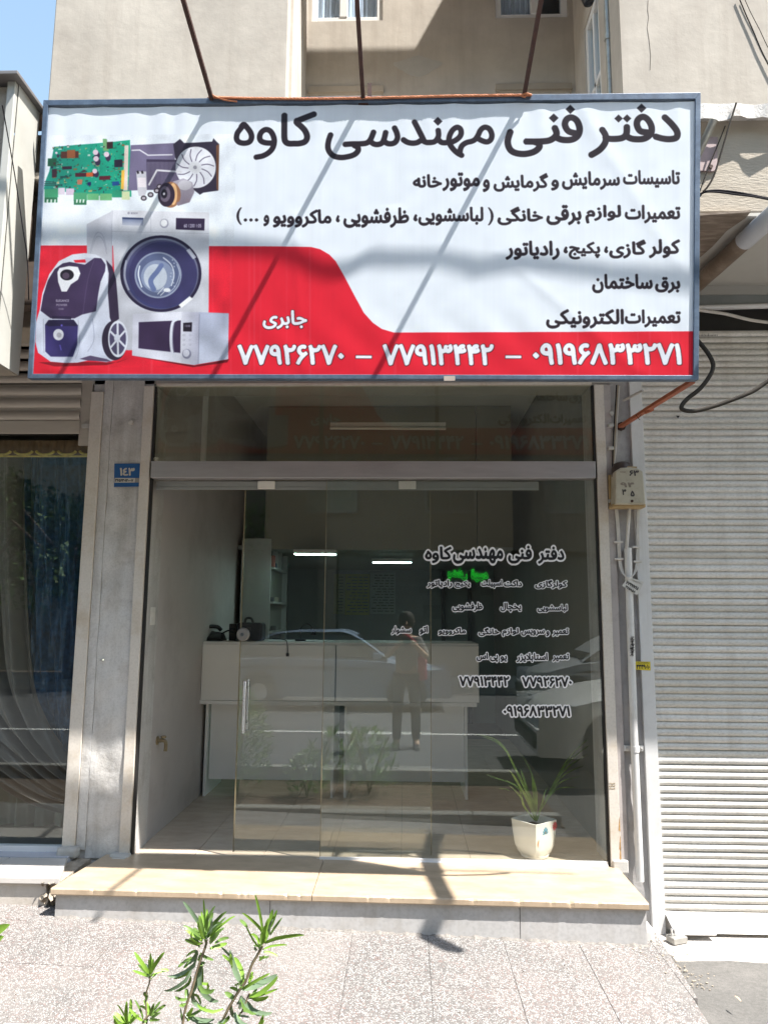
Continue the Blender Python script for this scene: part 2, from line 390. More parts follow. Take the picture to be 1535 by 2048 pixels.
# terrazzo ---------------------------------------------------------
def terrazzo():
    m=bpy.data.materials.new('terrazzo'); m.use_nodes=True; t=m.node_tree; N=t.nodes; L=t.links; b=N['Principled BSDF']
    g=N.new('ShaderNodeNewGeometry')
    d=N.new('ShaderNodeTexNoise'); d.inputs['Scale'].default_value=55; L.new(g.outputs['Position'],d.inputs['Vector'])
    a=N.new('ShaderNodeVectorMath'); a.operation='MULTIPLY_ADD'; a.inputs[1].default_value=(.008,)*3
    L.new(d.outputs['Color'],a.inputs[0]); L.new(g.outputs['Position'],a.inputs[2])
    def vor(s,f):
        v=N.new('ShaderNodeTexVoronoi'); v.feature=f; v.inputs['Scale'].default_value=s; L.new(a.outputs[0],v.inputs['Vector']); return v
    e=vor(116,'DISTANCE_TO_EDGE'); c=vor(116,'F1')
    r=N.new('ShaderNodeValToRGB'); r.color_ramp.elements[0].position=.06; r.color_ramp.elements[1].position=.22; L.new(e.outputs['Distance'],r.inputs[0])
    s=N.new('ShaderNodeSeparateColor'); L.new(c.outputs['Color'],s.inputs[0])
    cr=N.new('ShaderNodeValToRGB'); cr.color_ramp.interpolation='CONSTANT'; E_=cr.color_ramp.elements
    E_[0].position=0; E_[0].color=(.355,.345,.335,1); E_[1].position=.38; E_[1].color=(.19,.18,.175,1)
    for p,cc in ((.52,(.41,.40,.39)),(.74,(.235,.17,.155)),(.83,(.14,.135,.13)),(.93,(.26,.25,.235))):
        x=E_.new(p); x.color=(*cc,1)
    L.new(s.outputs[0],cr.inputs[0])
    mx=N.new('ShaderNodeMix'); mx.data_type='RGBA'; L.new(r.outputs[0],mx.inputs[0]); L.new(cr.outputs[0],mx.inputs[7])
    n=N.new('ShaderNodeTexNoise'); n.inputs['Scale'].default_value=2.2; n.inputs['Detail'].default_value=6; L.new(g.outputs['Position'],n.inputs['Vector'])
    mr=N.new('ShaderNodeValToRGB'); mr.color_ramp.elements[0].color=(.115,.107,.103,1); mr.color_ramp.elements[1].color=(.165,.138,.13,1); mr.color_ramp.elements[0].position=.4; mr.color_ramp.elements[1].position=.62
    L.new(n.outputs['Fac'],mr.inputs[0]); L.new(mr.outputs[0],mx.inputs[6])
    # worn, dusty places
    n2=N.new('ShaderNodeTexNoise'); n2.inputs['Scale'].default_value=1.3; n2.inputs['Detail'].default_value=9; L.new(g.outputs['Position'],n2.inputs['Vector'])
    r2=N.new('ShaderNodeValToRGB'); r2.color_ramp.elements[0].position=.45; r2.color_ramp.elements[1].position=.75; r2.color_ramp.elements[1].color=(.75,.75,.75,1); L.new(n2.outputs['Fac'],r2.inputs[0])
    m3=N.new('ShaderNodeMix'); m3.data_type='RGBA'; L.new(r2.outputs[0],m3.inputs[0]); L.new(mx.outputs[2],m3.inputs[6]); m3.inputs[7].default_value=(.25,.235,.22,1)
    L.new(m3.outputs[2],b.inputs['Base Color']); b.inputs['Roughness'].default_value=.62
    bn=N.new('ShaderNodeBump'); bn.inputs['Distance'].default_value=.0012; L.new(r.outputs[0],bn.inputs['Height']); L.new(bn.outputs[0],b.inputs['Normal'])
    return m
terr=terrazzo()
# ================================================================== ground
def gz(x): return -.175-.028*(x+.3)     # the pavement falls gently to the right
g=MB().add([(-90,-90,-.62),(90,-90,-.62),(90,60,-.62),(-90,60,-.62)],[[0,1,2,3]]); struct('ground',g,soil)
# pavement base and its terrazzo slabs
KX=1.42
sb=MB().hexa([(-9,-1.6,gz(-9)-.3),(KX,-1.6,gz(KX)-.3),(KX,-.3,gz(KX)-.3),(-9,-.3,gz(-9)-.3)],[(-9,-1.6,gz(-9)-.003),(1.10,-1.6,gz(1.1)-.003),(1.40,-.3,gz(1.4)-.003),(-9,-.3,gz(-9)-.003)])
pavement=struct('pavement',sb,mat('joint_cement',(.10,.09,.085),.9,.2,30))
px0=-5.1
edges=[]
x=px0
while x<1.6: edges.append(x); x+=.402
rows=[-.585,-1.09,-1.6]
def pave_edge(y):                       # slanting right edge where the driveway asphalt begins
    a=at(1333,1905,'z',gz(1.4)); b=at(1418,2048,'z',gz(1.4)); t=(y-a.y)/(b.y-a.y); return a.x+(b.x-a.x)*t
nsl=0
for ri in range(2):
    y1,y0=rows[ri]-.0008,rows[ri+1]+.0008
    if ri==0: y1=-.30
    for i,x0 in enumerate(edges):
        x1=x0+.3997
        e0,e1=pave_edge(y0),pave_edge(y1)
        if x0>max(e0,e1)-.01: continue
        a,b=min(x1,e0),min(x1,e1)
        if a-x0<.02 or b-x0<.02: a=max(a,x0+.02); b=max(b,x0+.02)
        dz=rnd.uniform(-.0008,.0008)
        q=MB().hexa([(x0,y0,gz(x0)-.05),(a,y0,gz(a)-.05),(b,y1,gz(b)-.05),(x0,y1,gz(x0)-.05)],[(x0,y0,gz(x0)+dz),(a,y0,gz(a)+dz),(b,y1,gz(b)+dz),(x0,y1,gz(x0)+dz)])
        obj('paving_slab',q,terr,pavement,bev=.0012)
# kerb, planting bed, second kerb, road
def kerb_row(name,y0,y1,zt,x0,x1,n):
    k=struct(name,MB().box(x0,x1,y0+.01,y1-.01,-.6,zt-.012),grout)
    L_=(x1-x0)/n
    me=mesh('kerb_stone',MB().box(0,L_-.006,y0,y1,-.3,zt),kerbm,(0,0,0))
    for i in range(n):
        o=bpy.data.objects.new('kerb_stone',me); col.objects.link(o); o.parent=k; o.location=Vector((x0+i*L_,0,0))-wloc(k)
        md=o.modifiers.new('bevel','BEVEL'); md.width=.008; md.segments=1
kerb_row('kerb',-1.72,-1.61,-.12,-6,1.3,10)
struct('planting_bed',MB().box(-6,1.35,-3.2,-1.73,-.6,-.24),soil)
kerb_row('kerb',-3.32,-3.21,-.10,-8,9,20)
road=struct('road',MB().box(-60,60,-12.0,-3.33,-.61,-.215),roadm)
road2=MB()
for yy in (-6.30,): road2.add([(-60,yy-.06,-.211),(60,yy-.06,-.211),(60,yy+.06,-.211),(-60,yy+.06,-.211)],[[0,1,2,3]])
o=obj('lane_line',road2,mat('road_paint',(.7,.7,.68),.7,.1,6),road)
struct('far_pavement',MB().box(-60,60,-15.2,-12.0,-.61,-.08),kerbm)
# driveway asphalt at the right, cement lip under the shutter
def dz_(x,y):
    t=min(1,max(0,(-y-.25)/1.3)); return -.405+(.405-.262)*t
dw=MB(); nx,ny=26,22
def drv(u,v):
    y=.12-3.6*v; xl=pave_edge(min(y,-.30)) if y<-.30 else 1.30
    x=(xl-.01)+(9-xl)*(u**2.2); r=.006*math.sin(x*5+y*3)+.004*math.sin(x*13-y*9)
    return (x,y,dz_(x,y)+r*min(1,u*6))
dw.grid(drv,nx,ny); 
dwf=[f[::-1] for f in dw.f]; dw.f=dwf
struct('driveway',dw,asph,smooth=True)
lip=MB().hexa([(1.50,-.33,-.5),(6,-.36,-.5),(6,.2,-.5),(1.46,.2,-.5)],[(1.52,-.33,-.385),(6,-.35,-.375),(6,.2,-.372),(1.46,.2,-.376)])
lipo=struct('driveway_lip',lip,cement,bev=.01)
# rubble and dirt where the step meets the driveway
rb=MB()
for k in range(420):
    cx=rnd.normal(1.43,.11); cyy=rnd.normal(-.40,.17); s=rnd.uniform(.002,.0065)
    if cx<1.33 and cyy>-.6: continue
    if cx>1.55 and rnd.rand()<.5: continue
    z=dz_(cx,cyy)+.002 if cx>1.36 else gz(cx)
    z=max(z,-.385 if cyy>-.33 and cx>1.5 else z)
    P=[(cx+s*rnd.uniform(.6,1.2)*math.cos(a),cyy+s*rnd.uniform(.6,1.2)*math.sin(a)) for a in np.arange(5)*1.2566]
    rb.extr([(p[0],p[1],z) for p in P],(rnd.uniform(-.002,.002),0,s*.8))
r_=obj('rubble',rb,mortar); r_['kind']='stuff'; r_['label']='crumbled mortar and grit at the foot of the right pillar'
gt=MB()
for k in range(900):
    x=rnd.uniform(-2.2,1.3); y=-.62-rnd.uniform(0,1)**2.0*.95; s=rnd.uniform(.0008,.0030)
    P=[(x+s*rnd.uniform(.6,1.3)*math.cos(a),y+s*rnd.uniform(.6,1.3)*math.sin(a),gz(x)+.0008) for a in np.arange(5)*1.2566]
    gt.extr(P,(0,0,s*.7))
g_=obj('grit',gt,mat('grit_stone',(.16,.14,.12),.9,.4,80)); g_['kind']='stuff'; g_['label']='loose grit and crumbs scattered over the speckled pavement'
# ================================================================== entrance step of the shop
def slabz(x): return .012-.0075*x
step=thing('entrance_step',(-.3,-.3,-.2),'long beige marble step with grey riser below the glass shopfront','step')
for x0,x1,xa in ((-1.935,-.502,-1.86),(-.498,1.305,None)):
    xb=xa if xa else x0
    xe=1.30
    nu_=160; ch=[.0008*rnd.rand() for i in range(nu_+1)]
    for q in rnd.randint(3,nu_-4,9):
        d_=rnd.uniform(.002,.006); ch[q]+=d_; ch[q+1]+=d_*rnd.uniform(.2,.9); ch[q-1]+=d_*rnd.uniform(0,.5)
    def sl_(u,v):
        i=int(round(u*nu_)); xf_=x0+(x1-x0)*u; xr_=(xb if xa else x0)+(min(x1,xe)-(xb if xa else x0))*u; z=slabz(xf_); k=int(round(v*6)); c_=ch[i]
        y_,zz_=[(0,z-.036),(-.587,z-.036),(-.59+c_*.3,z-.030),(-.59+c_*.6,z-.006-c_),(-.586+c_,z-.0015-c_*.6),(-.578+c_,z),(0,z)][k]
        t=-y_/.59; return (xr_+(xf_-xr_)*t,y_,zz_)
    m=MB().grid(sl_,nu_,6); m.f=[f[::-1] for f in m.f]
    L0=[j*(nu_+1) for j in range(7)]; m.f.append(L0); m.m.append(0); m.f.append([j+nu_ for j in L0][::-1]); m.m.append(0)
    obj('marble_slab',m,marble,step)
obj('core',MB().box(-1.89,1.28,-.55,-.005,-.3,-.028),grout,step)
for x0,x1 in ((-1.915,-.732),(-.7285,.62),(.6235,1.292)):
    m=MB().hexa([(x0,-.566,-.3),(x1,-.566,-.3),(x1,-.549,-.3),(x0,-.549,-.3)],[(x0,-.566,slabz(x0)-.037),(x1,-.566,slabz(x1)-.037),(x1,-.549,slabz(x1)-.037),(x0,-.549,slabz(x0)-.037)])
    obj('riser_panel',m,riserm,step,bev=.001)
mf=MB()
def fil(u,v):
    x=-1.93+3.24*u; j=.010*math.sin(x*37)+.008*math.sin(x*83+1)+.006*math.sin(x*171)
    return (x,-.566-(.014+.6*j)*(1-v),gz(x)+.001+(.006+.35*j)*v**1.5+(.0 if v>0 else -.002))
mf.grid(fil,260,4); obj('mortar_fillet',mf,mat('fillet_mortar',(.20,.185,.17),.95,.25,25,.003,120,fine=.4,fscale=120),step)
obj('side_panel',MB().box(1.281,1.297,-.562,-.0,-.42,-.032),riserm,step)
obj('fill',MB().box(1.285,1.36,-.50,-.0,-.42,-.16),guide,step,bev=.02)
# neighbour's step on the left
ls=thing('entrance_step',(-3,-.2,-.2),'white marble step with cracked stone tiles below the curtained window','step')
def lst(y,zo=0): return zo
for x0,x1 in ((-4.6,-3.30),(-3.295,-2.43),(-2.425,-1.98)):
    last=x1>-2
    xf=x1-(0 if not last else -.03); xr=x1-(0 if not last else .09)
    m=MB().hexa([(x0,-.455,-.002),(xf,-.455,-.002),(xr,-.105,-.002),(x0,-.105,-.002)],[(x0,-.455,.032),(xf,-.455,.032),(xr,-.105,.028),(x0,-.105,.028)])
    obj('marble_slab',m,marblew,ls,bev=.004)
for i in range(8):
    x0=-4.6+i*.335
    m=MB().box(x0,min(x0+.332,-2.07),-.10,.02,-.02,.0295+.0015*(i%2)); obj('tile',m,bluetile,ls,bev=.001)
for i in range(4):
    x0=-4.1+i*.5; x1=x0+.493
    m=MB().hexa([(x0,-.432,-.34),(x1,-.432,-.34),(x1,-.43,-.34),(x0,-.43,-.34)],[(x0,-.432+.004*(i%2),-.03),(x1-.004*i,-.432,-.004),(x1-.004*i,-.41,-.004),(x0,-.41,-.004)])
    if x0>-2.7: 
        m=MB().extr([(x0,-.432,-.34),(-2.10,-.432,-.34),(-2.075,-.432,-.30),(-2.02,-.432,-.10),(-2.04,-.432,-.004),(x0,-.432,-.004)],(0,.02,0))
        obj('stone_tile',m,oldtile,ls,bev=.002); break
    obj('stone_tile',m,oldtile,ls,bev=.002)
mm=MB()
def rough(u,v):
    return (-2.06+.10*u+.012*math.sin(v*31+u*7),-.43+.02*math.sin(v*23)+.025*math.sin(u*17+v*9),-.34+.35*v)
mm.grid(rough,8,18); mm.f=[f for f in mm.f]
obj('mortar',mm,mortar,ls,smooth=False); obj('core',MB().box(-4.6,-1.965,-.405,-.0,-.4,-.003),mortar,ls)
# ================================================================== the building
bld=thing('apartment_building',(0,1,-.3),'beige rendered apartment block with two projecting bays above the shops','building')
YF=-.92; YB=-.86
SZ=3.80
XL=-2.115
def wall_quad(name,pts,m,th=None): pass
# projecting bays
lb=MB(); xa,xb_,yb_=-.70,-.776,.15
lb.hexa([(XL,YF,4.425),(xa,YF,4.425),(xb_,.7,4.425),(XL,.7,4.425)],[(XL,YF,8.25),(xa,YF,8.25),(xb_,.7,8.25),(XL,.7,8.25)])
obj('bay_wall',lb,stucco,bld,bev=.008)
# slim plaster pilaster strips on the inner side of the left bay
for k,(t0,t1) in enumerate(((.08,.17),(.36,.43),(.66,.72))):
    y0=YF+(yb_-YF)*t0; y1=YF+(yb_-YF)*t1; x0=xa+(xb_-xa)*t0
    obj('plaster_rib',MB().box(x0-.02,x0+.026-.008*k,y0,y1,4.43,8.2),stucco,bld,bev=.008)
XR=1.25
SW0,SW1,SWT=-.50,-.14,5.62      # window in the side wall of the right bay
rbm=MB()
rbm.hexa([(XR,YF,4.425),(7,YF,4.425),(7,.7,4.425),(XR+.24,.7,4.425)],[(XR,YF,8.25),(7,YF,8.25),(7,.7,8.25),(XR+.24,.7,8.25)])
rbm=MB().box(XR+.24,7,YF+.2,.7,4.425,8.09)
rbm.box(XR,7,YF,YF+.2,4.425,8.09)
rbm.box(XR,XR+.24,YF+.2,SW0,4.425,8.09); rbm.box(XR,XR+.24,SW1,.7,4.425,8.09)
rbm.box(XR,XR+.24,SW0,SW1,SWT,8.09); 
rbm.box(XR+.05,XR+.24,SW0,SW1,4.425,SWT)
obj('bay_wall',rbm,stucco,bld)
w_=MB(); w_.box(XR+.008,XR+.045,SW0,SW0+.05,4.43,SWT); w_.box(XR+.008,XR+.045,SW1-.05,SW1,4.43,SWT); w_.box(XR+.008,XR+.045,SW0+.05,SW1-.05,SWT-.05,SWT); w_.box(XR+.012,XR+.045,SW0+.165,SW0+.20,4.43,SWT-.05); w_.box(XR+.012,XR+.045,SW0+.05,SW1-.05,5.02,5.06)
wo=obj('window',MB().box(XR+.03,XR+.034,SW0+.04,SW1-.04,4.44,SWT-.04),glassW,bld); obj('frame',w_,upvc,wo,bev=.004)
# recessed wall with real window openings
WZ=5.60   # sill height of the upper windows
z1=at(690,42,'y',.15).z; zt=at(690,187,'y',.15).z
wl0,wl1=at(622,42,'y',.15).x,at(765,42,'y',.15).x; wr0,wr1=at(990,36,'y',.15).x,at(1135,36,'y',.15).x
rw=MB(); Y0,Y1=.15,.40
def rwbox(x0,x1,z0,z1_): 
    if x1>x0 and z1_>z0: rw.box(x0,x1,Y0,Y1,z0,z1_)
X0,X1=-.80,1.30
for (a,b) in ((X0,wl0),(wl1,wr0),(wr1,X1)): rwbox(a,b,4.2,8.25)
for (a,b) in ((wl0,wl1),(wr0,wr1)):
    rwbox(a,b,zt,z1); rwbox(a,b,z1+1.3,8.25)
obj('recessed_wall',rw,stucco,bld)
obj('ledge',MB().box(X0,X1,-.86,.40,3.9,4.19),stucco,bld)
def upper_window(a,b,z0,z1_,label,curtain=True,sash=.45,dark=False):
    yf=.165
    fr=MB(); t=.045
    fr.box(a,a+t,yf,yf+.06,z0,z1_); fr.box(b-t,b,yf,yf+.06,z0,z1_); fr.box(a+t,b-t,yf,yf+.06,z0,z0+t); fr.box(a+t,b-t,yf,yf+.06,z1_-t,z1_)
    m_=a+(b-a)*sash; fr.box(m_-.03,m_+.03,yf-.005,yf+.055,z0+t,z1_-t)
    p=obj('window',MB().box(a+t-.003,b-t+.003,yf+.03,yf+.035,z0+t-.003,z1_-t+.003),glassW,bld,label=label)
    obj('frame',fr,upvc,p,bev=.004)
    if curtain:
        def cf(u,v): return (a+.02+(b-a-.04)*u*(.55 if dark else 1),yf+.062+.010*math.sin(u*44)+.008*math.sin(u*93),z0+.02+(z1_-z0-.04)*v)
        obj('curtain',MB().grid(cf,60,2),curt,p,smooth=True)
    obj('room_dark_sheet',MB().box(a-.05,b+.05,Y1+.02,Y1+.06,z0-.1,z1_+.1),blackp,p)  # black sheet stands in for the unlit space behind the pane
upper_window(wl0,wl1,z1,z1+1.3,'white framed window with drawn net curtain',True)
upper_window(wr0,wr1,z1,z1+1.3,'white framed window with one dark sliding half',True,.55,True)
upper_window(wl0,wl1,zt-1.25,zt,None,True); upper_window(wr0,wr1,zt-1.25,zt,None,True)
obj('lintel',MB().box(wl0-.01,wl1+.01,.128,.149,zt-.002,zt+.045),drab,bld); obj('lintel',MB().box(wr0-.01,wr1+.01,.128,.149,zt-.002,zt+.045),drab,bld)
# roof, and an unseen screen added to shade the recessed wall
obj('roof',MB().box(XL,7,.71,6.4,8.251,8.45),stucco,bld)
obj('shade_screen',MB().box(-.72,XR+.1,-.33,-.30,5.79,7.39),stucco,bld,label='thin unseen screen between the two bays, added to shade the recessed wall')
# rear volume
bb=MB(); bb.box(XL,7,.71,.8,3.9,8.25); bb.box(XL,XL+.1,.8,6.3,3.9,8.25); bb.box(6.9,7,.8,6.3,3.9,8.25); bb.box(XL+.1,6.9,6.2,6.3,-.3,8.25)
obj('rear_wall',bb,stucco,bld)
# ledge strip under the bays, rough stucco beam, soffit
lg=MB()
def ledge(u,v):
    x=XL+(7-XL)*u; return (x,YF-.012+.012*math.sin(x*23)*math.sin(x*7),4.335+.09*v+(.012*math.sin(x*17)+.01*math.sin(x*41) if v==0 else 0))
lg.grid(ledge,220,1); lg.f=[f for f in lg.f]
lg.box(XL,7,YF+.004,YB-.001,4.37,4.42)
obj('drip_ledge',lg,whiteledge,bld)
obj('beam',MB().box(XL,7,YB,.3,SZ,4.424),stucco2,bld,bev=.01)
sf=MB().box(XL,7,YB+.002,.3,SZ-.02,SZ-.001); obj('soffit',sf,soffw,bld)
# stained board let into the soffit beside the sign
bp=[at(1385,432,'z',SZ-.022),at(1500,424,'z',SZ-.022),at(1490,436,'z',SZ-.022),at(1452,462,'z',SZ-.022),at(1425,492,'z',SZ-.022),at(1398,516,'z',SZ-.022),at(1300,520,'z',SZ-.022),at(1300,440,'z',SZ-.022)]
obj('soffit_board',MB().extr(bp,(0,0,.012)),soffb,bld)
# wall above the shopfronts
obj('fascia_wall',MB().box(-6,1.58,.0,.28,3.08,SZ-.02),fascia,bld)
obj('lintel_wall',MB().box(1.575,7,.03,.28,3.72,SZ-.02),soffw,bld)
sp=MB().box(-6,1.31,6.0,6.1,-.3,3.9)
# ------------------------------------------------------------------ pillars
def pillar(label,parts):
    t=thing('pillar',((parts[0][1]+parts[0][2])/2,0,-.05),label,'pillar'); return t
P1=thing('pillar',(-1.93,0,0),'grey plastered pillar with the blue number plate, left of the open doorway','pillar')
obj('plaster',MB().box(-2.137,-1.722,.0,.30,-.2,3.6),greyp,P1)
pl=MB()
def plf(u,v):
    x=-2.0+.215*u; z=.0+3.5*v
    return (x,-.012-.004*math.sin(z*9+x*30)-.003*math.sin(z*23-x*17),z)
pl.grid(plf,10,110); obj('rough_plaster',pl,greyp,P1,smooth=True)
obj('edge_strip',MB().box(-2.145,-2.062,-.028,-.001,.06,3.02),jamb,P1,bev=.003,label='cream painted steel edge strip beside the shutter')
obj('edge_strip',MB().box(-1.782,-1.716,-.028,-.001,.03,3.06),jamb,P1,bev=.003,label='cream painted steel edge strip beside the doorway')
obj('flange',MB().box(-2.060,-2.002,-.016,-.0005,.05,3.5),greyp,P1,bev=.002)
obj('foot',MB().box(-2.16,-2.03,-.075,.0,.01,.075),steelp,P1,bev=.018)
obj('foot',MB().box(-1.83,-1.705,-.07,.0,-.005,.04),steelp,P1,bev=.016)
obj('foot',MB().box(-1.80,-1.715,-.10,-.02,.012,.03),steelp,P1,bev=.005)
obj('gasket',MB().box(-1.7155,-1.7005,-.012,.02,.0,3.06),blackr,P1)
hk=MB().lathe([(.0,-.045),(.016,-.04),(.02,-.028),(.017,-.014),(.012,-.01)],(at(265,846,'y',0).x,0,at(265,846,'y',0).z),12,axis='y'); obj('bolt_head',hk,steelp,P1,smooth=True)
q=at(202,1320,'y',0); obj('nail',MB().tube([(q.x,-.01,q.z),(q.x+.03,-.035,q.z+.004)],.005,6),chrome,P1)
P2=thing('pillar',(1.42,0,-.3),'white painted pillar carrying the meter box and conduit, beside the closed shutter','pillar')
obj('plaster',MB().box(1.258,1.60,.012,.30,-.45,3.75),greyp,P2)
pl=MB()
def plf2(u,v):
    x=1.372+.13*u; z=-.40+4.1*v
    return (x,.002-.004*math.sin(z*8+x*40)-.003*math.sin(z*27),z)
pl.grid(plf2,7,120); obj('rough_plaster',pl,mat('grey_white_plaster',(.37,.36,.36),.7,.08,6,.003,40,stain=(.2,.19,.18),stain_amt=.6,stain_scale=5),P2,smooth=True)
obj('edge_strip',MB().box(1.262,1.325,-.028,.011,-.02,3.06),jamb,P2,bev=.003)
obj('edge_strip',MB().box(1.3265,1.371,-.016,.011,.03,3.06),mauve,P2,bev=.002)
obj('guide_rail',MB().box(1.497,1.578,-.022,.02,-.38,3.45),guide,P2,bev=.003)
obj('gasket',MB().box(1.2475,1.2615,-.012,.02,-.03,3.06),blackr,P2)
obj('foot',MB().box(1.27,1.365,-.04,-.01,-.03,.045),steelp,P2,bev=.008)
for z in (.21,.10,.045):
    obj('rust_stain',MB().extr([(1.3245,-.0290,z),(1.3245,-.0290,z+.09),(1.318,-.0290,z+.05),(1.314,-.0290,z+.01)],(0,.0008,0)),mat('rust_stain',(.42,.25,.10),.8,.3,50),P2)
q=at(1222,1572,'y',-.028)
obj('bolt_head',MB().lathe([(.0,-.04),(.013,-.038),(.015,-.025),(.012,-.018)],(at(1216,775,'y',0).x+.005,0,2.86),10,axis='y'),steelp,P2,smooth=True)
for py in (852,898,1003):
    q=at(1219,py,'y',-.01); obj('hinge_lug',MB().box(q.x-.018,q.x+.018,-.04,-.005,q.z-.012,q.z+.012),steelp,P2,bev=.005)
# ================================================================== shop interior
XLs,XRs=-1.73,1.30
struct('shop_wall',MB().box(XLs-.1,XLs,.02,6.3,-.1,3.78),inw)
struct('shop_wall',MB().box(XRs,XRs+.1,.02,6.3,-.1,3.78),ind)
struct('shop_wall',MB().box(XLs,XRs,6.0,6.1,-.1,3.78),mat('rear_wall_paint',(.34,.38,.37),.8,.05,3))
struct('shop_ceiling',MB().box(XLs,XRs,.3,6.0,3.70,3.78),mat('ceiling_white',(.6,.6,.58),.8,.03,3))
fl=struct('shop_floor',MB().box(XLs,XRs,.001,6.0,-.05,-.004),grout)
P=.438; jx=-1.335; jy=.225
xs=sorted({XLs,XRs}|{jx+P*i for i in range(-1,7) if XLs<jx+P*i<XRs}); ys=[.002,jy]+[jy+P*i for i in range(1,14) if jy+P*i<6]+[6.0]
for i in range(len(xs)-1):
    for j in range(len(ys)-1):
        if ys[j]>4.3: continue
        obj('floor_tile',MB().box(xs[i]+.0015,xs[i+1]-.0015,ys[j]+.0015,ys[j+1]-.0015,-.012,rnd.uniform(-.0006,.0006)),floort,fl)
# counter -----------------------------------------------------------
ct=thing('shop_counter',(-.6,1.9,0),'long white laminate counter with an overhanging upper front','counter')
cz=1.285
obj('worktop',MB().box(-1.725,.62,1.50,2.15,cz-.02,cz),counterm,ct,bev=.002)
xm=at(671,1350,'y',1.5).x
obj('front_panel',MB().box(-1.725,xm-.004,1.485,1.505,.80,cz-.021),counterm,ct,bev=.0015)
obj('front_panel',MB().box(xm+.006,.62,1.485,1.505,.80,cz-.021),counterm,ct,bev=.0015)
obj('shelf_edge',MB().box(-1.74,.60,1.48,1.60,.765,.797),counterm,ct,bev=.0015)
xk0,xk1=at(662,1500,'y',1.6).x,at(688,1500,'y',1.6).x
obj('lower_panel',MB().box(-1.66,xk0,1.60,1.62,.135,.764),counterm,ct); obj('lower_panel',MB().box(xk1+.01,.50,1.60,1.62,.135,.764),counterm,ct)
for x in (-1.70,xk0,xk1,.505): obj('leg',MB().box(x,x+.022,1.575,2.12,.0,.764),counterm,ct,bev=.0015)
obj('side_panel',MB().box(.60,.62,1.506,2.15,.80,cz-.021),counterm,ct)
# things on the counter ---------------------------------------------
c0=cz+.001
ph=thing('telephone',(-1.55,1.7,c0),'black desk telephone on the left end of the white counter','telephone')
q=at(425,1270,'y',1.7)
obj('base',MB().hexa([(q.x-.10,1.62,c0),(q.x+.11,1.62,c0),(q.x+.11,1.80,c0),(q.x-.10,1.80,c0)],[(q.x-.09,1.63,c0+.03),(q.x+.08,1.63,c0+.02),(q.x+.08,1.79,c0+.07),(q.x-.09,1.79,c0+.10)]),blackp,ph,bev=.008)
obj('handset',MB().tube(catmull([(q.x-.07,1.66,c0+.08),(q.x-.04,1.70,c0+.12),(q.x+.03,1.74,c0+.12),(q.x+.06,1.76,c0+.09)],4),.018,8),blackp,ph,smooth=True)
obj('cord',MB().tube(catmull([(q.x+.07,1.74,c0+.06),(q.x+.14,1.72,c0+.09),(q.x+.20,1.70,c0+.08),(q.x+.24,1.68,c0+.02)],5),.007,6),blackp,ph,smooth=True)
bg_=thing('tool_bag',(-1.2,1.75,c0),'dark blue carrying case with a top handle, on the counter beside the door lock','bag')
b0,b1=at(478,1262,'y',1.75).x,at(528,1262,'y',1.75).x; bt=at(500,1245,'y',1.75).z
obj('case',MB().box(b0,b1,1.66,1.84,c0,bt),dkblue,bg_,bev=.02)
mx_=(b0+b1)/2-.02; obj('handle',MB().tube(catmull([(mx_-.045,1.75,bt-.01),(mx_-.03,1.75,bt+.035),(mx_+.015,1.75,bt+.035),(mx_+.035,1.75,bt-.01)],5),.011,8),blackp,bg_,smooth=True)
obj('clasp',MB().box(mx_-.01,mx_+.03,1.65,1.662,bt-.07,bt-.04),blackp,bg_)
mb_=thing('card_terminal',(-1.35,1.75,c0),'small black box left of the carrying case on the counter','device')
b0,b1=at(462,1262,'y',1.8).x,at(476,1262,'y',1.8).x
obj('body',MB().box(b0,b1,1.72,1.86,c0,at(470,1247,'y',1.8).z),blackp,mb_,bev=.006); obj('screen',MB().box(b0+.008,b1-.008,1.715,1.721,c0+.07,c0+.11),mat('dark_screen',(.03,.04,.05),.1),mb_)
lampt=thing('desk_lamp',(-.9,1.8,c0),'thin black gooseneck lamp clamped on the counter','lamp')
lp=[at(602,1278,'y',1.8),at(601,1258,'y',1.8),at(612,1248,'y',1.8),at(622,1252,'y',1.8),at(627,1262,'y',1.8)]
obj('gooseneck',MB().tube(catmull(lp,6),.006,6),blackp,lampt,smooth=True)
q=at(627,1263,'y',1.8); obj('lamp_head',MB().lathe([(.008,.01),(.022,-.02),(.025,-.03)],q,10),blackp,lampt,smooth=True)
obj('clamp',MB().box(lp[0].x-.05,lp[0].x+.04,1.77,1.83,c0,c0+.015),blackp,lampt)
cb_=thing('power_cable',(-.8,1.48,1.0),'thin black cable with a small plug hanging down the counter front','cable')
q0,q1=at(573,1283,'y',1.47),at(575,1308,'y',1.475)
obj('wire',MB().tube(catmull([at(545,1277,'y',1.62),at(566,1279,'y',1.52),q0,at(575,1296,'y',1.475),q1],5),.0035,6),blackp,cb_,smooth=True); obj('plug',MB().box(q1.x-.012,q1.x+.012,1.465,1.482,q1.z-.02,q1.z+.006),blackp,cb_,bev=.004)
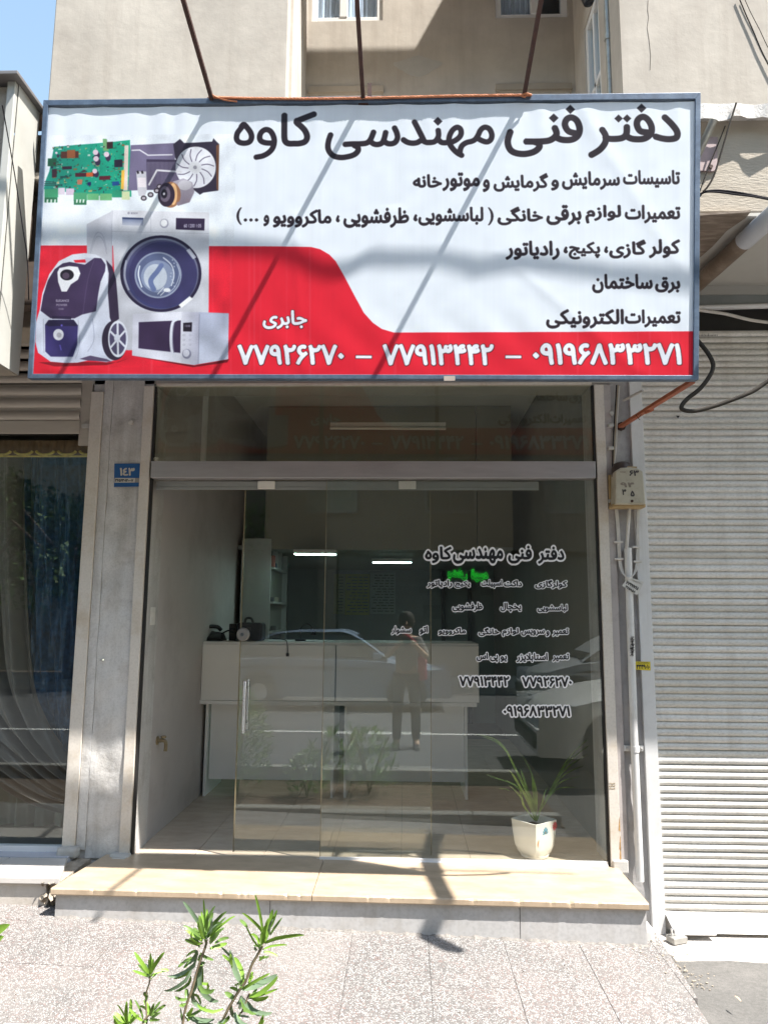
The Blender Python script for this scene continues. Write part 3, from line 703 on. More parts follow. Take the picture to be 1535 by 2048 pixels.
# cabinet with shelves ----------------------------------------------
cabL=thing('wall_cabinet',(-1.4,2.6,1.28),'tall pale cabinet with open side shelves standing behind the counter','cabinet')
YC=2.6
xa_,xb2=at(482,1150,'y',YC).x,at(541,1150,'y',YC).x; zc=at(510,1077,'y',YC).z
obj('door_panel',MB().box(xa_,xb2,YC,YC+.02,1.05,zc),mat('cabinet_laminate',(.40,.40,.385),.5,.03,3),cabL,bev=.002)
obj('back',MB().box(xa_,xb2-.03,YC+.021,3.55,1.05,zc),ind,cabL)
for i,zz in enumerate((zc-.02,1.98,1.63,1.33)):
    obj('shelf',MB().box(xb2-.03,xb2+.03,YC+.021,3.5,zz,zz+.02),mat('cabinet_laminate',(.4,.4,.385)),cabL)
for yy in (YC+.25,YC+.5,3.48): obj('divider',MB().box(xb2-.03,xb2+.025,yy,yy+.018,1.99 if yy<3.4 else 1.05,zc-.021),mat('cabinet_laminate',(.4,.4,.385)),cabL)
# boxed mezzanine front and lower ceiling ----------------------------
mz=thing('mezzanine',(0,3,2.1),'beige boarded mezzanine front hanging over the rear half of the shop','mezzanine')
YM=2.62
m0,m1,m2=at(531,1000,'y',YM).x,at(953,1000,'y',YM).x,at(1024,1000,'y',YM).x
zb_=at(990,1094,'y',YM).z; zb2=at(700,1099,'y',YM).z
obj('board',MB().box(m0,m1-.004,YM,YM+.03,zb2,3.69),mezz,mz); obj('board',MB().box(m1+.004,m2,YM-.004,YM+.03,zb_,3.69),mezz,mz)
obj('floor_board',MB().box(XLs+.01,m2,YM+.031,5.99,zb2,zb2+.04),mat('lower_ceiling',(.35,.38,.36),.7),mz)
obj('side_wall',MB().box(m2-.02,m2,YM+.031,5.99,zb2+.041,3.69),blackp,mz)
def glow(name,x0,x1,y0,y1,z,label,mt,s=3):
    t=thing(name,((x0+x1)/2,(y0+y1)/2,z),label,'ceiling lamp')
    obj('housing',MB().box(x0-.01,x1+.01,y0-.01,y1+.01,z,z+.04),whitepl,t)
    obj('diffuser',MB().box(x0,x1,y0,y1,z-.007,z-.001),mt,t); return t
lampm=emis('lamp_glow',(.66,1,.94),6.5)
zl=zb2-.06
a=at(590,1108,'z',zl);b=at(676,1113,'z',zl); glow('ceiling_lamp',a.x,b.x,a.y-.06,a.y+.06,zl,'lit strip lamp under the lower ceiling, the nearer and longer one',lampm)
a=at(745,1124.5,'z',zl);b=at(822,1126,'z',zl); yl=min(a.y,5.4); glow('ceiling_lamp',a.x,b.x,yl-.05,yl+.05,zl,'lit strip lamp farther back, right of the nearer one',lampm)
# papers and notice on the rear wall, tall lockers
ypap=5.985
yb=mat('yellow_notice',(.48,.50,.10),.7,.08,5); pap=mat('printed_paper',(.50,.58,.55),.8,.05,5); papg=mat('grey_paper',(.3,.33,.32),.8,.05,5)
def sheetp(name,px0,px1,py0,py1,m,label,group=None,lines=0,y=ypap):
    a=at(px0,py0,'y',y);b=at(px1,py1,'y',y)
    t=thing(name,((a.x+b.x)/2,y,b.z),label,'notice',group)
    obj('sheet',MB().box(a.x,b.x,y-.002,y,b.z,a.z),m,t)
    if lines:
        L_=MB()
        for k in range(lines):
            z=a.z-(a.z-b.z)*(k+1)/(lines+1)
            x_=b.x-.02
            while x_>a.x+.08:
                wl=rnd.uniform(.03,.09); L_.box(max(a.x+.02,x_-wl),x_,y-.0035,y-.0025,z-.008,z+.008); x_-=wl+.02
        obj('print',L_,mat('faded_print',(.18,.22,.18),.8),t,stuff=True)
sheetp('wall_notice',690,738,1148,1230,yb,'yellow notice covered with rows of print on the rear wall',None,12)
sheetp('wall_notice',668,688,1148,1228,mat('pale_notice',(.42,.47,.28),.7),'pale green notice at the left edge of the yellow one',None,12)
sheetp('wall_notice',740,790,1145,1228,pap,'large pale table of print right of the yellow notice',None,14)
for (a_,b_,c_,d_,l_) in ((838,862,1172,1187,'upper left grey sheet of the four papers on the rear wall'),(846,882,1210,1238,'largest grey sheet, lower left of the four papers on the rear wall'),(960,985,1172,1190,'upper right grey sheet of the four papers on the rear wall'),(945,966,1205,1226,'lower right grey sheet of the four papers on the rear wall')):
    sheetp('paper_note',a_,b_,c_,d_,papg,l_,'paper sheets on the rear wall',0)
for px in (886,938): 
    a=at(px,1120,'y',5.9); obj_=thing('door_edge',(a.x,5.9,0),'narrow black upright strip on the rear wall, %s one'%('left' if px<900 else 'right'),'strip'); obj('strip',MB().box(a.x-.03,a.x+.02,5.88,5.97,0,zb2-.01),blackp,obj_)
# upper tube lamp, strip column, ledge seen through the transom
tl=thing('tube_lamp',(0,1.5,3.2),'unlit tube lamp high behind the transom glass','lamp')
ta,tb=at(660,856,'y',1.5),at(891,857,'y',1.5)
obj('tube',MB().tube([ta,tb],.014,10),whitepl,tl,smooth=True); obj('batten',MB().box(ta.x,tb.x,1.5,1.53,ta.z+.016,ta.z+.05),whitepl,tl)
a=at(397,795,'y',1.2);b=at(412,920,'y',1.2); pipe=thing('upright_strip',(a.x,1.2,2.5),'white upright strip behind the left part of the transom','strip'); obj('strip',MB().box(a.x,b.x-.01,1.2,1.24,2.72,3.69),aluw,pipe)
for k,(px,py,w_,h_,c_) in enumerate(((549,1126,.05,.12,(.3,.1,.08)),(556,1170,.06,.05,(.10,.12,.2)),(552,1207,.05,.05,(.35,.32,.25)),(560,1208,.04,.04,(.08,.08,.09)),(550,1250,.07,.05,(.05,.05,.05)),(562,1252,.05,.035,(.3,.3,.28)))):
    q=at(px,py,'y',YC+.12+.14*(k%3)); zz_=min((z for z in (1.35,1.65,2.0) if abs(z-q.z)<.4),key=lambda z:abs(z-q.z))
    t=thing('small_box',(q.x,q.y,zz_),('dark red carton on the top cabinet shelf','navy box on the second cabinet shelf','tan packet on the second cabinet shelf','small black adapter on the second cabinet shelf','black tool case on the lowest cabinet shelf','grey meter case on the lowest cabinet shelf')[k],'box')
    obj('carton',MB().box(xb2-.025,xb2+.02,q.y-w_/2,q.y+w_/2,zz_+.002,zz_+h_),mat('carton_%d'%k,c_,.7),t,bev=.004); obj('flap',MB().box(xb2-.015,xb2+.012,q.y-w_*.3,q.y+w_*.3,zz_+h_+.0005,zz_+h_+.004),mat('carton_%d'%k,c_),t)
# wall fittings on the left inner wall
def onwall(px,py,X):
    d=ray(px,py); t=(X-CAM.x)/d.x; return CAM+d*t
q=onwall(303,1232,XLs); sw=thing('light_switch',q,'white light switch on the inner left wall','switch')
obj('plate',MB().box(XLs+.0005,XLs+.012,q.y-.045,q.y+.045,q.z-.06,q.z+.06),whitepl,sw,bev=.003); obj('rocker',MB().box(XLs+.0125,XLs+.018,q.y-.012,q.y+.012,q.z-.025,q.z+.025),whitepl,sw)
q=onwall(314,1487,XLs); tp=thing('water_tap',q,'small brass water tap low on the inner left wall','tap')
brass=mat('old_brass',(.36,.29,.18),.4,.2,20,metal=.6)
obj('rosette',MB().lathe([(.03,.001),(.03,.008),(.018,.014)],(XLs,q.y,q.z+.02),12,axis='x'),brass,tp,smooth=True)
obj('spout',MB().tube(catmull([(XLs+.01,q.y,q.z+.02),(XLs+.05,q.y,q.z+.02),(XLs+.065,q.y-.005,q.z),(XLs+.065,q.y-.01,q.z-.05)],5),.013,8),brass,tp,smooth=True)
obj('knob',MB().lathe([(.006,0),(.02,.004),(.02,.016),(.005,.02)],(XLs+.045,q.y,q.z+.035),8),brass,tp,smooth=True)
# potted palm -------------------------------------------------------
pc=Vector((.832,.175,0))
pot=thing('flower_pot',pc,'square cream ceramic pot painted with daisies, holding a small palm behind the glass','plant pot')
potm=mat('glazed_ceramic',(.88,.85,.78),.15,.03,4)
def sqring(h,s,z,ang=R(40)):
    out=[]
    for k in range(4):
        for j in range(6):
            t=-1+2*j/6; c=(t,-1) if k==0 else (1,t) if k==1 else (-t,1) if k==2 else (-1,-t)
            x_,y_=c; rr=(abs(x_)**h+abs(y_)**h)**(1/h); x_,y_=x_/rr*s,y_/rr*s
            out.append((pc.x+x_*math.cos(ang)-y_*math.sin(ang),pc.y+x_*math.sin(ang)+y_*math.cos(ang),z))
    return out
pr=[(5,.070,.012),(7,.084,.03),(9,.094,.07),(11,.100,.13),(13,.104,.19),(14,.107,.225),(14,.100,.2255),(11,.094,.17)]
mb2=MB()
for h,s,z in pr: mb2.v+=sqring(h,s,z)
for i in range(len(pr)-1):
    for k in range(24):
        a_=i*24+k;b_=i*24+(k+1)%24; mb2.f.append([a_,b_,b_+24,a_+24]); mb2.m.append(0)
mb2.f.append(list(range(24))[::-1]); mb2.m.append(0)
obj('pot',mb2,potm,pot,smooth=True)
mb3=MB(); mb3.v+=sqring(11,.094,.175); mb3.f.append(list(range(24))); mb3.m.append(0); obj('soil',mb3,soil,pot)
obj('saucer',MB().lathe([(.07,.0),(.088,.004),(.092,.018),(.086,.018),(.08,.008),(.0,.008)],pc,24),potm,pot,smooth=True)
ang=R(40); nrm=Vector((math.cos(ang-math.pi/2+math.pi/2),0,0))
fn=Vector((math.sin(ang),-math.cos(ang),0)); fu=Vector((math.cos(ang),math.sin(ang),0))
def petalflower(cu,cz_,r,c,name='daisy',off=0):
    m_=mat('petal_'+name,c,.4,.1,30); ce=mat('daisy_eye',(.25,.16,.05),.5)
    dist={0:.112}.get(0)
    def pos(u,z):
        s=.075+.04*min(1,max(0,(z-.02)/.22)) if z<.2 else .114
        s=np.interp(z,[.012,.03,.08,.14,.19,.23],[.063,.076,.091,.099,.103,.107])
        return pc+fn*(s+.0015)+fu*u+Vector((0,0,z))
    L_=MB(); 
    for k in range(11):
        a_=2*math.pi*k/11; d=lambda rr,t: pos(cu+rr*math.cos(t)*.8,cz_+rr*math.sin(t))
        L_.add([d(r*.2,a_-.35),d(r*.85,a_-.2),d(r,a_),d(r*.85,a_+.2),d(r*.2,a_+.35)],[[0,1,2,3,4]])
    o=obj('painted_flower',L_,m_,pot,label=name+' painted daisy')
    L2=MB().add([pos(cu+r*.2*math.cos(t),cz_+r*.2*math.sin(t))+fn*.0006 for t in np.arange(8)*math.pi/4],[list(range(8))]); obj('flower_eye',L2,ce,o)
    st=MB(); 
    for k in range(5):
        z=cz_-r-(cz_-r-.03)*k/5; z2=cz_-r-(cz_-r-.03)*(k+1)/5; u=cu+.004*math.sin(k); u2=cu+.004*math.sin(k+1)
        if z>z2: st.add([pos(u-.0012,z),pos(u+.0012,z),pos(u2+.0012,z2),pos(u2-.0012,z2)],[[0,1,2,3]])
    for k,zz in enumerate((cz_-r-.015,cz_-r-.03)):
        if zz>.05: st.add([pos(cu,zz-.01),pos(cu+(.012 if k else -.012),zz+.004),pos(cu+(.008 if k else -.008),zz-.006)],[[0,1,2]])
    obj('painted_stem',st,mat('painted_green',(.22,.30,.12),.5),pot)
petalflower(-.012,.165,.036,(.02,.24,.36),'blue'); petalflower(-.062,.108,.029,(.80,.26,.06),'orange'); petalflower(.078,.190,.030,(.62,.03,.05),'red'); petalflower(.045,.12,.020,(.55,.60,.25),'yellow')
gr=MB()
for k in range(34):
    u=-.085+.17*k/33; h=.03+.025*rnd.rand(); s0=np.interp(.03,[.012,.03,.08],[.068,.082,.098])
    f=lambda u,z: pc+fn*(np.interp(z,[.012,.03,.08,.14],[.063,.076,.091,.099])+.001)+fu*u+Vector((0,0,z))
    gr.add([f(u*.8-.003,.028),f(u*.8+.003,.028),f(u+.004*math.sin(k),.035+h)],[[0,1,2]])
obj('painted_grass',gr,mat('painted_grass',(.35,.42,.20),.5),pot)
palm=thing('palm_plant',pc+Vector((0,0,.2)),'small green palm seedling growing from the painted pot','plant')
palmg=mat('palm_leaf',(.12,.20,.035),.5,.25,20,c2=(.18,.27,.05))
def blade(par,pts,w0,m_,name='leaf',seg=8,tw=0.0,nrm0=Vector((0,-1,.35))):
    C_=catmull(pts,max(2,seg//(len(pts)-1))); n=len(C_); L_=MB(); 
    for i,p in enumerate(C_):
        t=i/(n-1); d=(C_[min(i+1,n-1)]-C_[max(i-1,0)]).normalized()
        nn=(Matrix.Rotation(tw,3,d)@nrm0); sd=d.cross(nn)
        if sd.length<1e-4: sd=d.orthogonal()
        sd.normalize(); up=sd.cross(d)
        wd=w0*(math.sin(math.pi*min(.98,.08+.92*t)**.85))**.8+.0004
        L_.v+= [tuple(p-sd*wd/2+up*wd*.12),tuple(p),tuple(p+sd*wd/2+up*wd*.12)]
    for i in range(n-1):
        for k in (0,1):
            a_=i*3+k; L_.f.append([a_,a_+1,a_+4,a_+3]); L_.m.append(0)
    return obj(name,L_,m_,par,smooth=True)
def P_(l,y0,y1):
    n=len(l); return [at(px,py,'y',y0+(y1-y0)*i/(n-1)) for i,(px,py) in enumerate(l)]
S2=260/1535.0
def z2(l): return [(960+x*S2,1480+y*S2) for x,y in l]
fr=[([(655,960),(640,850),(600,700),(560,620),(500,420),(470,340)],.022),([(655,950),(650,760),(635,620),(620,480),(600,370)],.024),
    ([(650,950),(600,800),(540,680),(440,560),(340,500),(180,450),(70,405)],.012),([(645,940),(560,720),(470,560),(390,420),(340,360)],.016),
    ([(640,950),(520,790),(490,700),(430,620),(335,530)],.013),([(520,800),(490,690),(445,520)],.011),([(660,950),(690,850),(720,760),(780,660)],.006),
    ([(655,950),(600,760),(480,480),(400,320),(310,140),(180,20),(20,-40)],.015),([(400,320),(330,160),(240,40),(120,-30),(-60,-70)],.009),
    ([(665,960),(700,860),(760,620),(800,560)],.008),([(340,600),(300,580),(215,575)],.007),([(660,950),(670,700),(640,500),(560,300),(470,150)],.006)]
for l,w0 in fr: blade(palm,P_(z2(l),.175,.10 if l[-1][0]<400 else .24),w0,palmg,'leaf',12,tw=rnd.uniform(-.4,.4))
# faint fronds to the right
for k in range(6):
    b_=at(1075,1630,'y',.24); e=at(1150+8*k,1575-22*k,'y',.4+.06*k); blade(palm,[b_,(b_+e)/2+Vector((-.01,0,.07)),e],.008,palmg,'leaf',8)
# ================================================================== glass shopfront
sf_=thing('transom_window',(-.2,0,2.41),'glazed transom with an aluminium bar above the shop door','transom')
for x0,x1 in ((-1.70,-.462),(-.4605,1.247)): obj('pane',MB().box(x0,x1,-.005,.005,2.53,3.06),glassT,sf_)
obj('bar',MB().box(-1.70,1.248,-.045,.045,2.418,2.526),alu,sf_,bev=.004,label='brushed aluminium cross bar')
obj('head_bar',MB().box(-1.70,1.248,-.02,.02,3.062,3.079),jamb,sf_)
obj('bead',MB().box(-1.70,1.248,-.05,-.0452,2.522,2.530),alu,sf_)
dt=thing('door_track',(-.4,.06,2.36),'pale aluminium sliding track under the transom bar','track')
x0t,x1t=-1.69,at(1075,966,'y',.07).x
obj('rail',MB().box(x0t,x1t,.045,.115,2.372,2.412),mat('track_paint',(.27,.28,.275),.5,.05,6),dt,bev=.002); 
obj('lower_lip',MB().box(x0t,x1t,.042,.047,2.352,2.371),mat('track_paint',(.27,.28,.275)),dt)
# fixed pane
fx=thing('fixed_glass',(.35,0,0),'fixed tempered glass pane with black and white vinyl lettering','shop window')
fx0=at(645,1400,'y',0).x; fx1=1.246
obj('pane',MB().box(fx0+.004,fx1,-.005,.005,.014,2.412),glassA,fx)
obj('glass_edge',MB().box(fx0,fx0+.0035,-.006,.006,.014,2.412),edgeg,fx)
obj('sill_channel',MB().box(fx0-.02,1.246,-.022,.022,-.002,.0135),aluw,fx,bev=.002)
obj('edge_seal',MB().box(fx0,1.246,-.014,-.006,.014,.03),aluw,fx)
# sliding door
sd=thing('sliding_door',(-.5,.06,0),'frameless sliding glass door standing half open behind the fixed pane','door')
sx0=at(466,1700,'y',.06).x; sx1=at(862,1400,'y',.06).x
obj('pane',MB().box(sx0+.006,sx1-.006,.055,.065,.03,2.36),glassA,sd)
obj('glass_edge',MB().box(sx0,sx0+.0055,.053,.067,.03,2.40),edgeg,sd); obj('glass_edge',MB().box(sx1-.0055,sx1,.054,.066,.03,2.36),edgeg,sd)
for px in (533,814):
    q=at(px,971,'y',.04); obj('roller_clip',MB().box(q.x-.058,q.x+.058,.025,.041,q.z-.025,q.z+.03),whitepl,sd,bev=.004)
q=at(486,1269,'y',.05)
lk=obj('lock',MB().lathe([(.0,-.018),(.036,-.018),(.042,-.012),(.044,.0)],(q.x,.054,q.z),28,axis='y'),mat('worn_steel',(.25,.235,.22),.35,.06,8,metal=.5),sd,smooth=True)
obj('keyhole_ring',MB().lathe([(.0,-.006),(.011,-.006),(.013,0)],(q.x-.002,.035,q.z),16,axis='y'),chrome,lk,smooth=True); obj('keyhole',MB().box(q.x-.003,q.x,.0275,.0285,q.z-.007,q.z+.007),blackp,lk)
for dx,y_,t0,t1 in ((0,.02,1362,1466),(.022,.10,1358,1458)):
    a=at(490+ (7 if dx else 0),t0,'y',y_);b=at(487+(6 if dx else 0),t1,'y',y_)
    h=obj('handle',MB().tube([(a.x,y_,a.z),(a.x,y_,b.z)],.0115,14),chrome,sd,smooth=True)
    for zz in (a.z-.05,b.z+.05): obj('standoff',MB().tube([(a.x,y_,zz),(a.x,.054 if y_<.05 else .066,zz)],.007,8),chrome,h,smooth=True)
# vinyl lettering on the fixed pane ------------------------------------
G1=lambda x0,y0,x1,y1:(770+x0/3.411,1070+y0/3.411,770+x1/3.411,1070+y1/3.411)
G2=lambda x0,y0,x1,y1:(770+x0/3.411,1280+y0/3.411,770+x1/3.411,1280+y1/3.411)
GW=[('دفتر',G1(1037,78,1218,197)),('فنی',G1(835,72,998,195)),('مهندسی',G1(460,86,803,197)),('کاوه',G1(270,78,452,192)),
('کولرگازی',G1(1020,306,1237,366)),('داکت',G1(808,308,930,352)),('اسپیلت',G1(652,305,797,363)),('پکیج',G1(473,312,578,362)),('رادیاتور',G1(284,305,456,360)),
('لباسشویی',G1(1035,474,1240,528)),('یخچال',G1(782,462,925,525)),('ظرفشویی',G1(457,460,662,522)),
('تعمیر',G1(1138,637,1248,690)),('و',G1(1095,655,1118,692)),('سرویس',G1(925,645,1085,688)),('لوازم',G1(795,634,908,692)),('خانگی',G1(634,632,777,690)),('ماکروویو',G1(362,632,548,684)),('اتو',G1(234,620,290,680)),('سشوار',G1(42,622,178,680)),
('تعمیر',G2(1138,92,1252,148)),('استابلایزر',G2(893,88,1105,152)),('یو',G2(783,106,828,150)),('پی',G2(712,100,768,152)),('اس',G2(620,86,698,144)),
('۷۷۹۲۶۲۷۰',G2(930,250,1270,320)),('۷۷۹۱۳۴۴۲',G2(503,246,845,316)),('۰۹۱۹۶۸۳۳۲۷۱',G2(803,448,1258,522))]
for i,(wd,(a0,b0,a1,b1)) in enumerate(GW):
    for halo,y_,m_ in ((True,-.0054-.00002*i,white),(False,-.0068,black)):
        A=at(a0,b0,'y',y_);B=at(a1,b0,'y',y_);C_=at(a0,b1,'y',y_)
        flat_text('lettering' if not halo else 'lettering_border',wd,lambda u,v:A+(B-A)*u+(C_-A)*v,m_,fx,halo,.0005)
# ================================================================== the sign: printed banner in a steel frame
sg=thing('shop_sign',onsign(730,757),'large white and red printed banner sign in a blue grey frame above the door','shop sign')
BL,BR_,TR_,TL_=[onsign(*p) for p in ((66,748),(1385,751),(1389,199),(97,212))]
OL,OR_,PR,PL=[onsign(*p) for p in ((56,757),(1395.5,760),(1399.5,186),(88,201))]
nS=Vector((0,-1,-SLOPE)).normalized()      # towards the street
ex=(BR_-BL).normalized(); ey=nS.cross(ex)*-1; ey=ey if ey.z>0 else -ey
O_=BL-ex*.03-ey*.03; SW_=3.75; SH_=1.72
TW,TH=2560,1174
Hm=np.zeros((3,3)); M3=np.array(MROT); Cn=np.array(CAM)
Dl=M3@np.array([[1/F_PX,0,-767.5/F_PX],[0,-1/F_PX,1024/F_PX],[0,0,-1.0]])
nn=np.array((0,1,SLOPE)); kk=nn@(np.array((0,SY0,SZ0))-Cn); O_n=np.array(O_)
den=nn@Dl
Hm[0]=(np.array(ex)@(Cn-O_n))*den+kk*(np.array(ex)@Dl); Hm[1]=(np.array(ey)@(Cn-O_n))*den+kk*(np.array(ey)@Dl); Hm[2]=den
def totex(P):
    P=np.asarray(P,float); q=np.c_[P,np.ones(len(P))]@Hm.T
    return np.c_[q[:,0]/q[:,2]/SW_*TW, TH-q[:,1]/q[:,2]/SH_*TH]
IMG=np.empty((TH,TW,3),np.float32); IMG[:]=(.925,.958,1.0)
SS=4
def cover(loops,tex=True):
    """anti-aliased even-odd coverage of a set of loops; returns (mask, y0, x0)"""
    Ls=[totex(l) if tex else np.asarray(l,float) for l in loops]
    al=np.vstack(Ls); x0=max(0,int(al[:,0].min())-1);x1=min(TW,int(al[:,0].max())+2);y0=max(0,int(al[:,1].min())-1);y1=min(TH,int(al[:,1].max())+2)
    if x1<=x0 or y1<=y0: return None
    H,W=y1-y0,x1-x0; rows=[];xs_=[]
    for L in Ls:
        A=L;B=np.roll(L,-1,0)
        ya=(A[:,1]-y0)*SS-.5; yb_=(B[:,1]-y0)*SS-.5
        for i in range(len(A)):
            a_,b_=ya[i],yb_[i]
            if a_==b_: continue
            lo,hi=(a_,b_) if a_<b_ else (b_,a_)
            r=np.arange(max(0,math.ceil(lo)),min(H*SS-1,math.ceil(hi)-1)+1)
            if len(r)==0: continue
            rows.append(r); xs_.append(A[i,0]+(B[i,0]-A[i,0])*(r-a_)/(b_-a_)-x0)
    if not rows: return None
    r=np.concatenate(rows);x=np.concatenate(xs_); o=np.lexsort((x,r)); r=r[o];x=np.clip(x[o],0,W-.001)
    sgn=np.where((np.arange(len(x))-np.searchsorted(r,r))%2==0,1.0,-1.0)
    D=np.zeros((H,W+2)); f=np.floor(x).astype(int); fr_=x-f; rr=r//SS
    np.add.at(D,(rr,f),sgn*(1-fr_)); np.add.at(D,(rr,f+1),sgn*fr_)
    return np.clip(np.cumsum(D,1)[:,:W]/SS,0,1),y0,x0
def put(c,colr,al=1.0,grad=None):
    if c is None: return
    m,y0,x0=c; H,W=m.shape; S=IMG[y0:y0+H,x0:x0+W]
    C0=np.array(colr,np.float32)
    if grad is not None:
        c2,ax=grad; t=(np.linspace(0,1,W)[None,:,None] if ax=='x' else np.linspace(0,1,H)[:,None,None]); C0=C0*(1-t)+np.array(c2,np.float32)*t
    a=(m*al)[:,:,None]; S[:]=S*(1-a)+C0*a
def poly(P,c,al=1,grad=None): put(cover([P]),c,al,grad)
def ell(cx,cy_,rx,ry,c,al=1,grad=None,a0=0,a1=2*math.pi,hole=0):
    t=np.linspace(a0,a1,48,endpoint=a1-a0<6.28); P=[(cx+rx*math.cos(a),cy_+ry*math.sin(a)) for a in t]
    if a1-a0<6.28: P.append((cx,cy_))
    L=[P]
    if hole: L.append([(cx+rx*hole*math.cos(a),cy_+ry*hole*math.sin(a)) for a in t])
    put(cover(L),c,al,grad)
def stroke(P,w_,c,closed=False,smooth=True,al=1):
    P=[Vector((p[0],p[1],0)) for p in P]
    C_=[(q.x,q.y) for q in (catmull(P,7,closed) if smooth and len(P)>2 else P)]
    if closed: C_.append(C_[0])
    acc=None; Lx=[];
    T=totex(C_); s=np.hypot(*(totex([(C_[0][0]+1,C_[0][1])])-totex([C_[0]]))[0]); r=w_*s/2
    x0=int(T[:,0].min()-r-2);x1=int(T[:,0].max()+r+3);y0=int(T[:,1].min()-r-2);y1=int(T[:,1].max()+r+3)
    x0,y0=max(0,x0),max(0,y0);x1,y1=min(TW,x1),min(TH,y1)
    yy,xx=np.mgrid[y0:y1,x0:x1]+0.0; best=np.full(yy.shape,1e9)
    n=len(T)-1
    for i in range(n):
        a=T[i];b=T[i+1];d=b-a;L2=d@d
        if L2<1e-9: continue
        t=((xx-a[0])*d[0]+(yy-a[1])*d[1])/L2
        tc=np.clip(t,0,1); ds=np.hypot(xx-a[0]-tc*d[0],yy-a[1]-tc*d[1])
        if not closed and (i==0 or i==n-1):       # butt ends
            l=math.sqrt(L2); 
            if i==0: ds=np.maximum(ds,-t*l+r)
            if i==n-1: ds=np.maximum(ds,(t-1)*l+r)
        best=np.minimum(best,ds)
    put((np.clip(r-best+.5,0,1),y0,x0),c,al)
def word(wd,box,c,halo=None,hc=None):
    a0,b0,a1,b1=box; g=GLY[wd]; f=lambda L:[[(a0+(a1-a0)*u,b0+(b1-b0)*v) for u,v in l] for l in L]
    if halo:
        for l in f(g[1]): stroke(l,halo,hc,True,False)
    put(cover(f(g[1])),c)
RED=(.90,.145,.225); INK=(.155,.12,.155)
poly([(40,490.5),(175,490.5),(420,491.5),(560,492.5),(622,493.5),(640,498),(658,508.5),(671,522),(688,552),(709,592),(727,625),(745,645),(763,657.5),(787,664.5),(1000,664),(1410,662),(1410,800),(30,800)],RED)
for k in range(26):
    x_=rnd.uniform(60,1390); poly([(x_,150),(x_+rnd.uniform(1,5),150),(x_+rnd.uniform(1,5),800),(x_,800)],(1,1,1),rnd.uniform(.02,.07))
A7=lambda *p:[(60+x/3.655,260+y/3.655) for x,y in p]; A8=lambda *p:[(60+x/3.655,470+y/3.655) for x,y in p]
def a7(x,y): return 60+x/3.655,260+y/3.655
def a8(x,y): return 60+x/3.655,470+y/3.655
# circuit board
poly(A7((175,120),(560,88),(730,70),(740,485),(610,485),(415,470),(100,430),(112,370),(140,300)),(.13,.55,.48),1,((.10,.66,.52),'x'))
poly(A7((130,205),(195,205),(190,265),(128,262)),(.13,.35,.25)); poly(A7((530,60),(560,62),(575,150),(535,150)),(.45,.66,.45))
cols=[(.30,.13,.15),(.16,.13,.25),(.62,.38,.22),(.52,.60,.52),(.08,.35,.30),(.74,.66,.42),(.35,.18,.12),(.1,.28,.28),(.85,.88,.85)]
for k in range(330):
    u,v=rnd.rand(),rnd.rand(); x_=150+560*u; y_=118-45*u+(320+60*u)*v
    if 360<x_<420 and 150<y_<250: continue
    w_,h_=rnd.choice([5,8,12,20,28],2)*rnd.uniform(.5,1); poly(A7((x_,y_),(x_+w_,y_-2),(x_+w_,y_+h_*.6),(x_,y_+h_*.6+2)),cols[rnd.randint(len(cols))],.85)
for (x_,y_,w_,h_,c) in ((225,155,130,50,(.34,.18,.14)),(270,145,60,60,(.58,.34,.2)),(330,312,160,28,(.30,.10,.15)),(505,335,80,28,(.36,.10,.16)),(235,265,70,22,(.22,.12,.2)),(410,310,50,30,(.75,.35,.18)),(160,285,35,60,(.25,.13,.18)),(615,215,60,55,(.16,.12,.2)),(560,85,45,50,(.22,.12,.12)),(600,375,50,30,(.12,.3,.55)),(345,360,35,38,(.7,.45,.35)),(220,335,60,14,(.12,.3,.3)),(420,380,25,25,(.12,.12,.35))):
    poly(A7((x_,y_),(x_+w_,y_-3),(x_+w_,y_+h_-3),(x_,y_+h_)),c)
for (x_,y_,r) in ((478,160,20),(482,208,20),(558,175,20),(473,298,18),(192,165,9)):
    ell(*a7(x_+12,y_+22),r/3.655,r*1.4/3.655,(.22,.17,.28)); ell(*a7(x_,y_),r/3.655,r/3.655,(.88,.80,.86))
for (x_,y_,w_,h_,c) in ((105,430,100,60,(.27,.62,.45)),(105,490,95,38,(.2,.45,.32)),(205,420,50,50,(.86,.82,.88)),(262,425,60,48,(.80,.74,.82)),(318,455,98,60,(.30,.62,.45)),(320,510,92,35,(.2,.45,.32)),(418,462,85,48,(.42,.72,.5)),(510,462,88,50,(.45,.72,.5)),(668,445,60,62,(.85,.90,.72)),(600,440,70,50,(.18,.62,.48))):
    poly(A7((x_,y_),(x_+w_,y_),(x_+w_,y_+h_),(x_,y_+h_)),c)
for x_ in (122,150,178,338,362,386): poly(A7((x_,505),(x_+12,505),(x_+8,530),(x_-2,530)),(.9,.95,.92))
for k in range(3): stroke(A7((100,372+14*k),(190,380+10*k)),1.2,(.2,.15,.2),smooth=False)
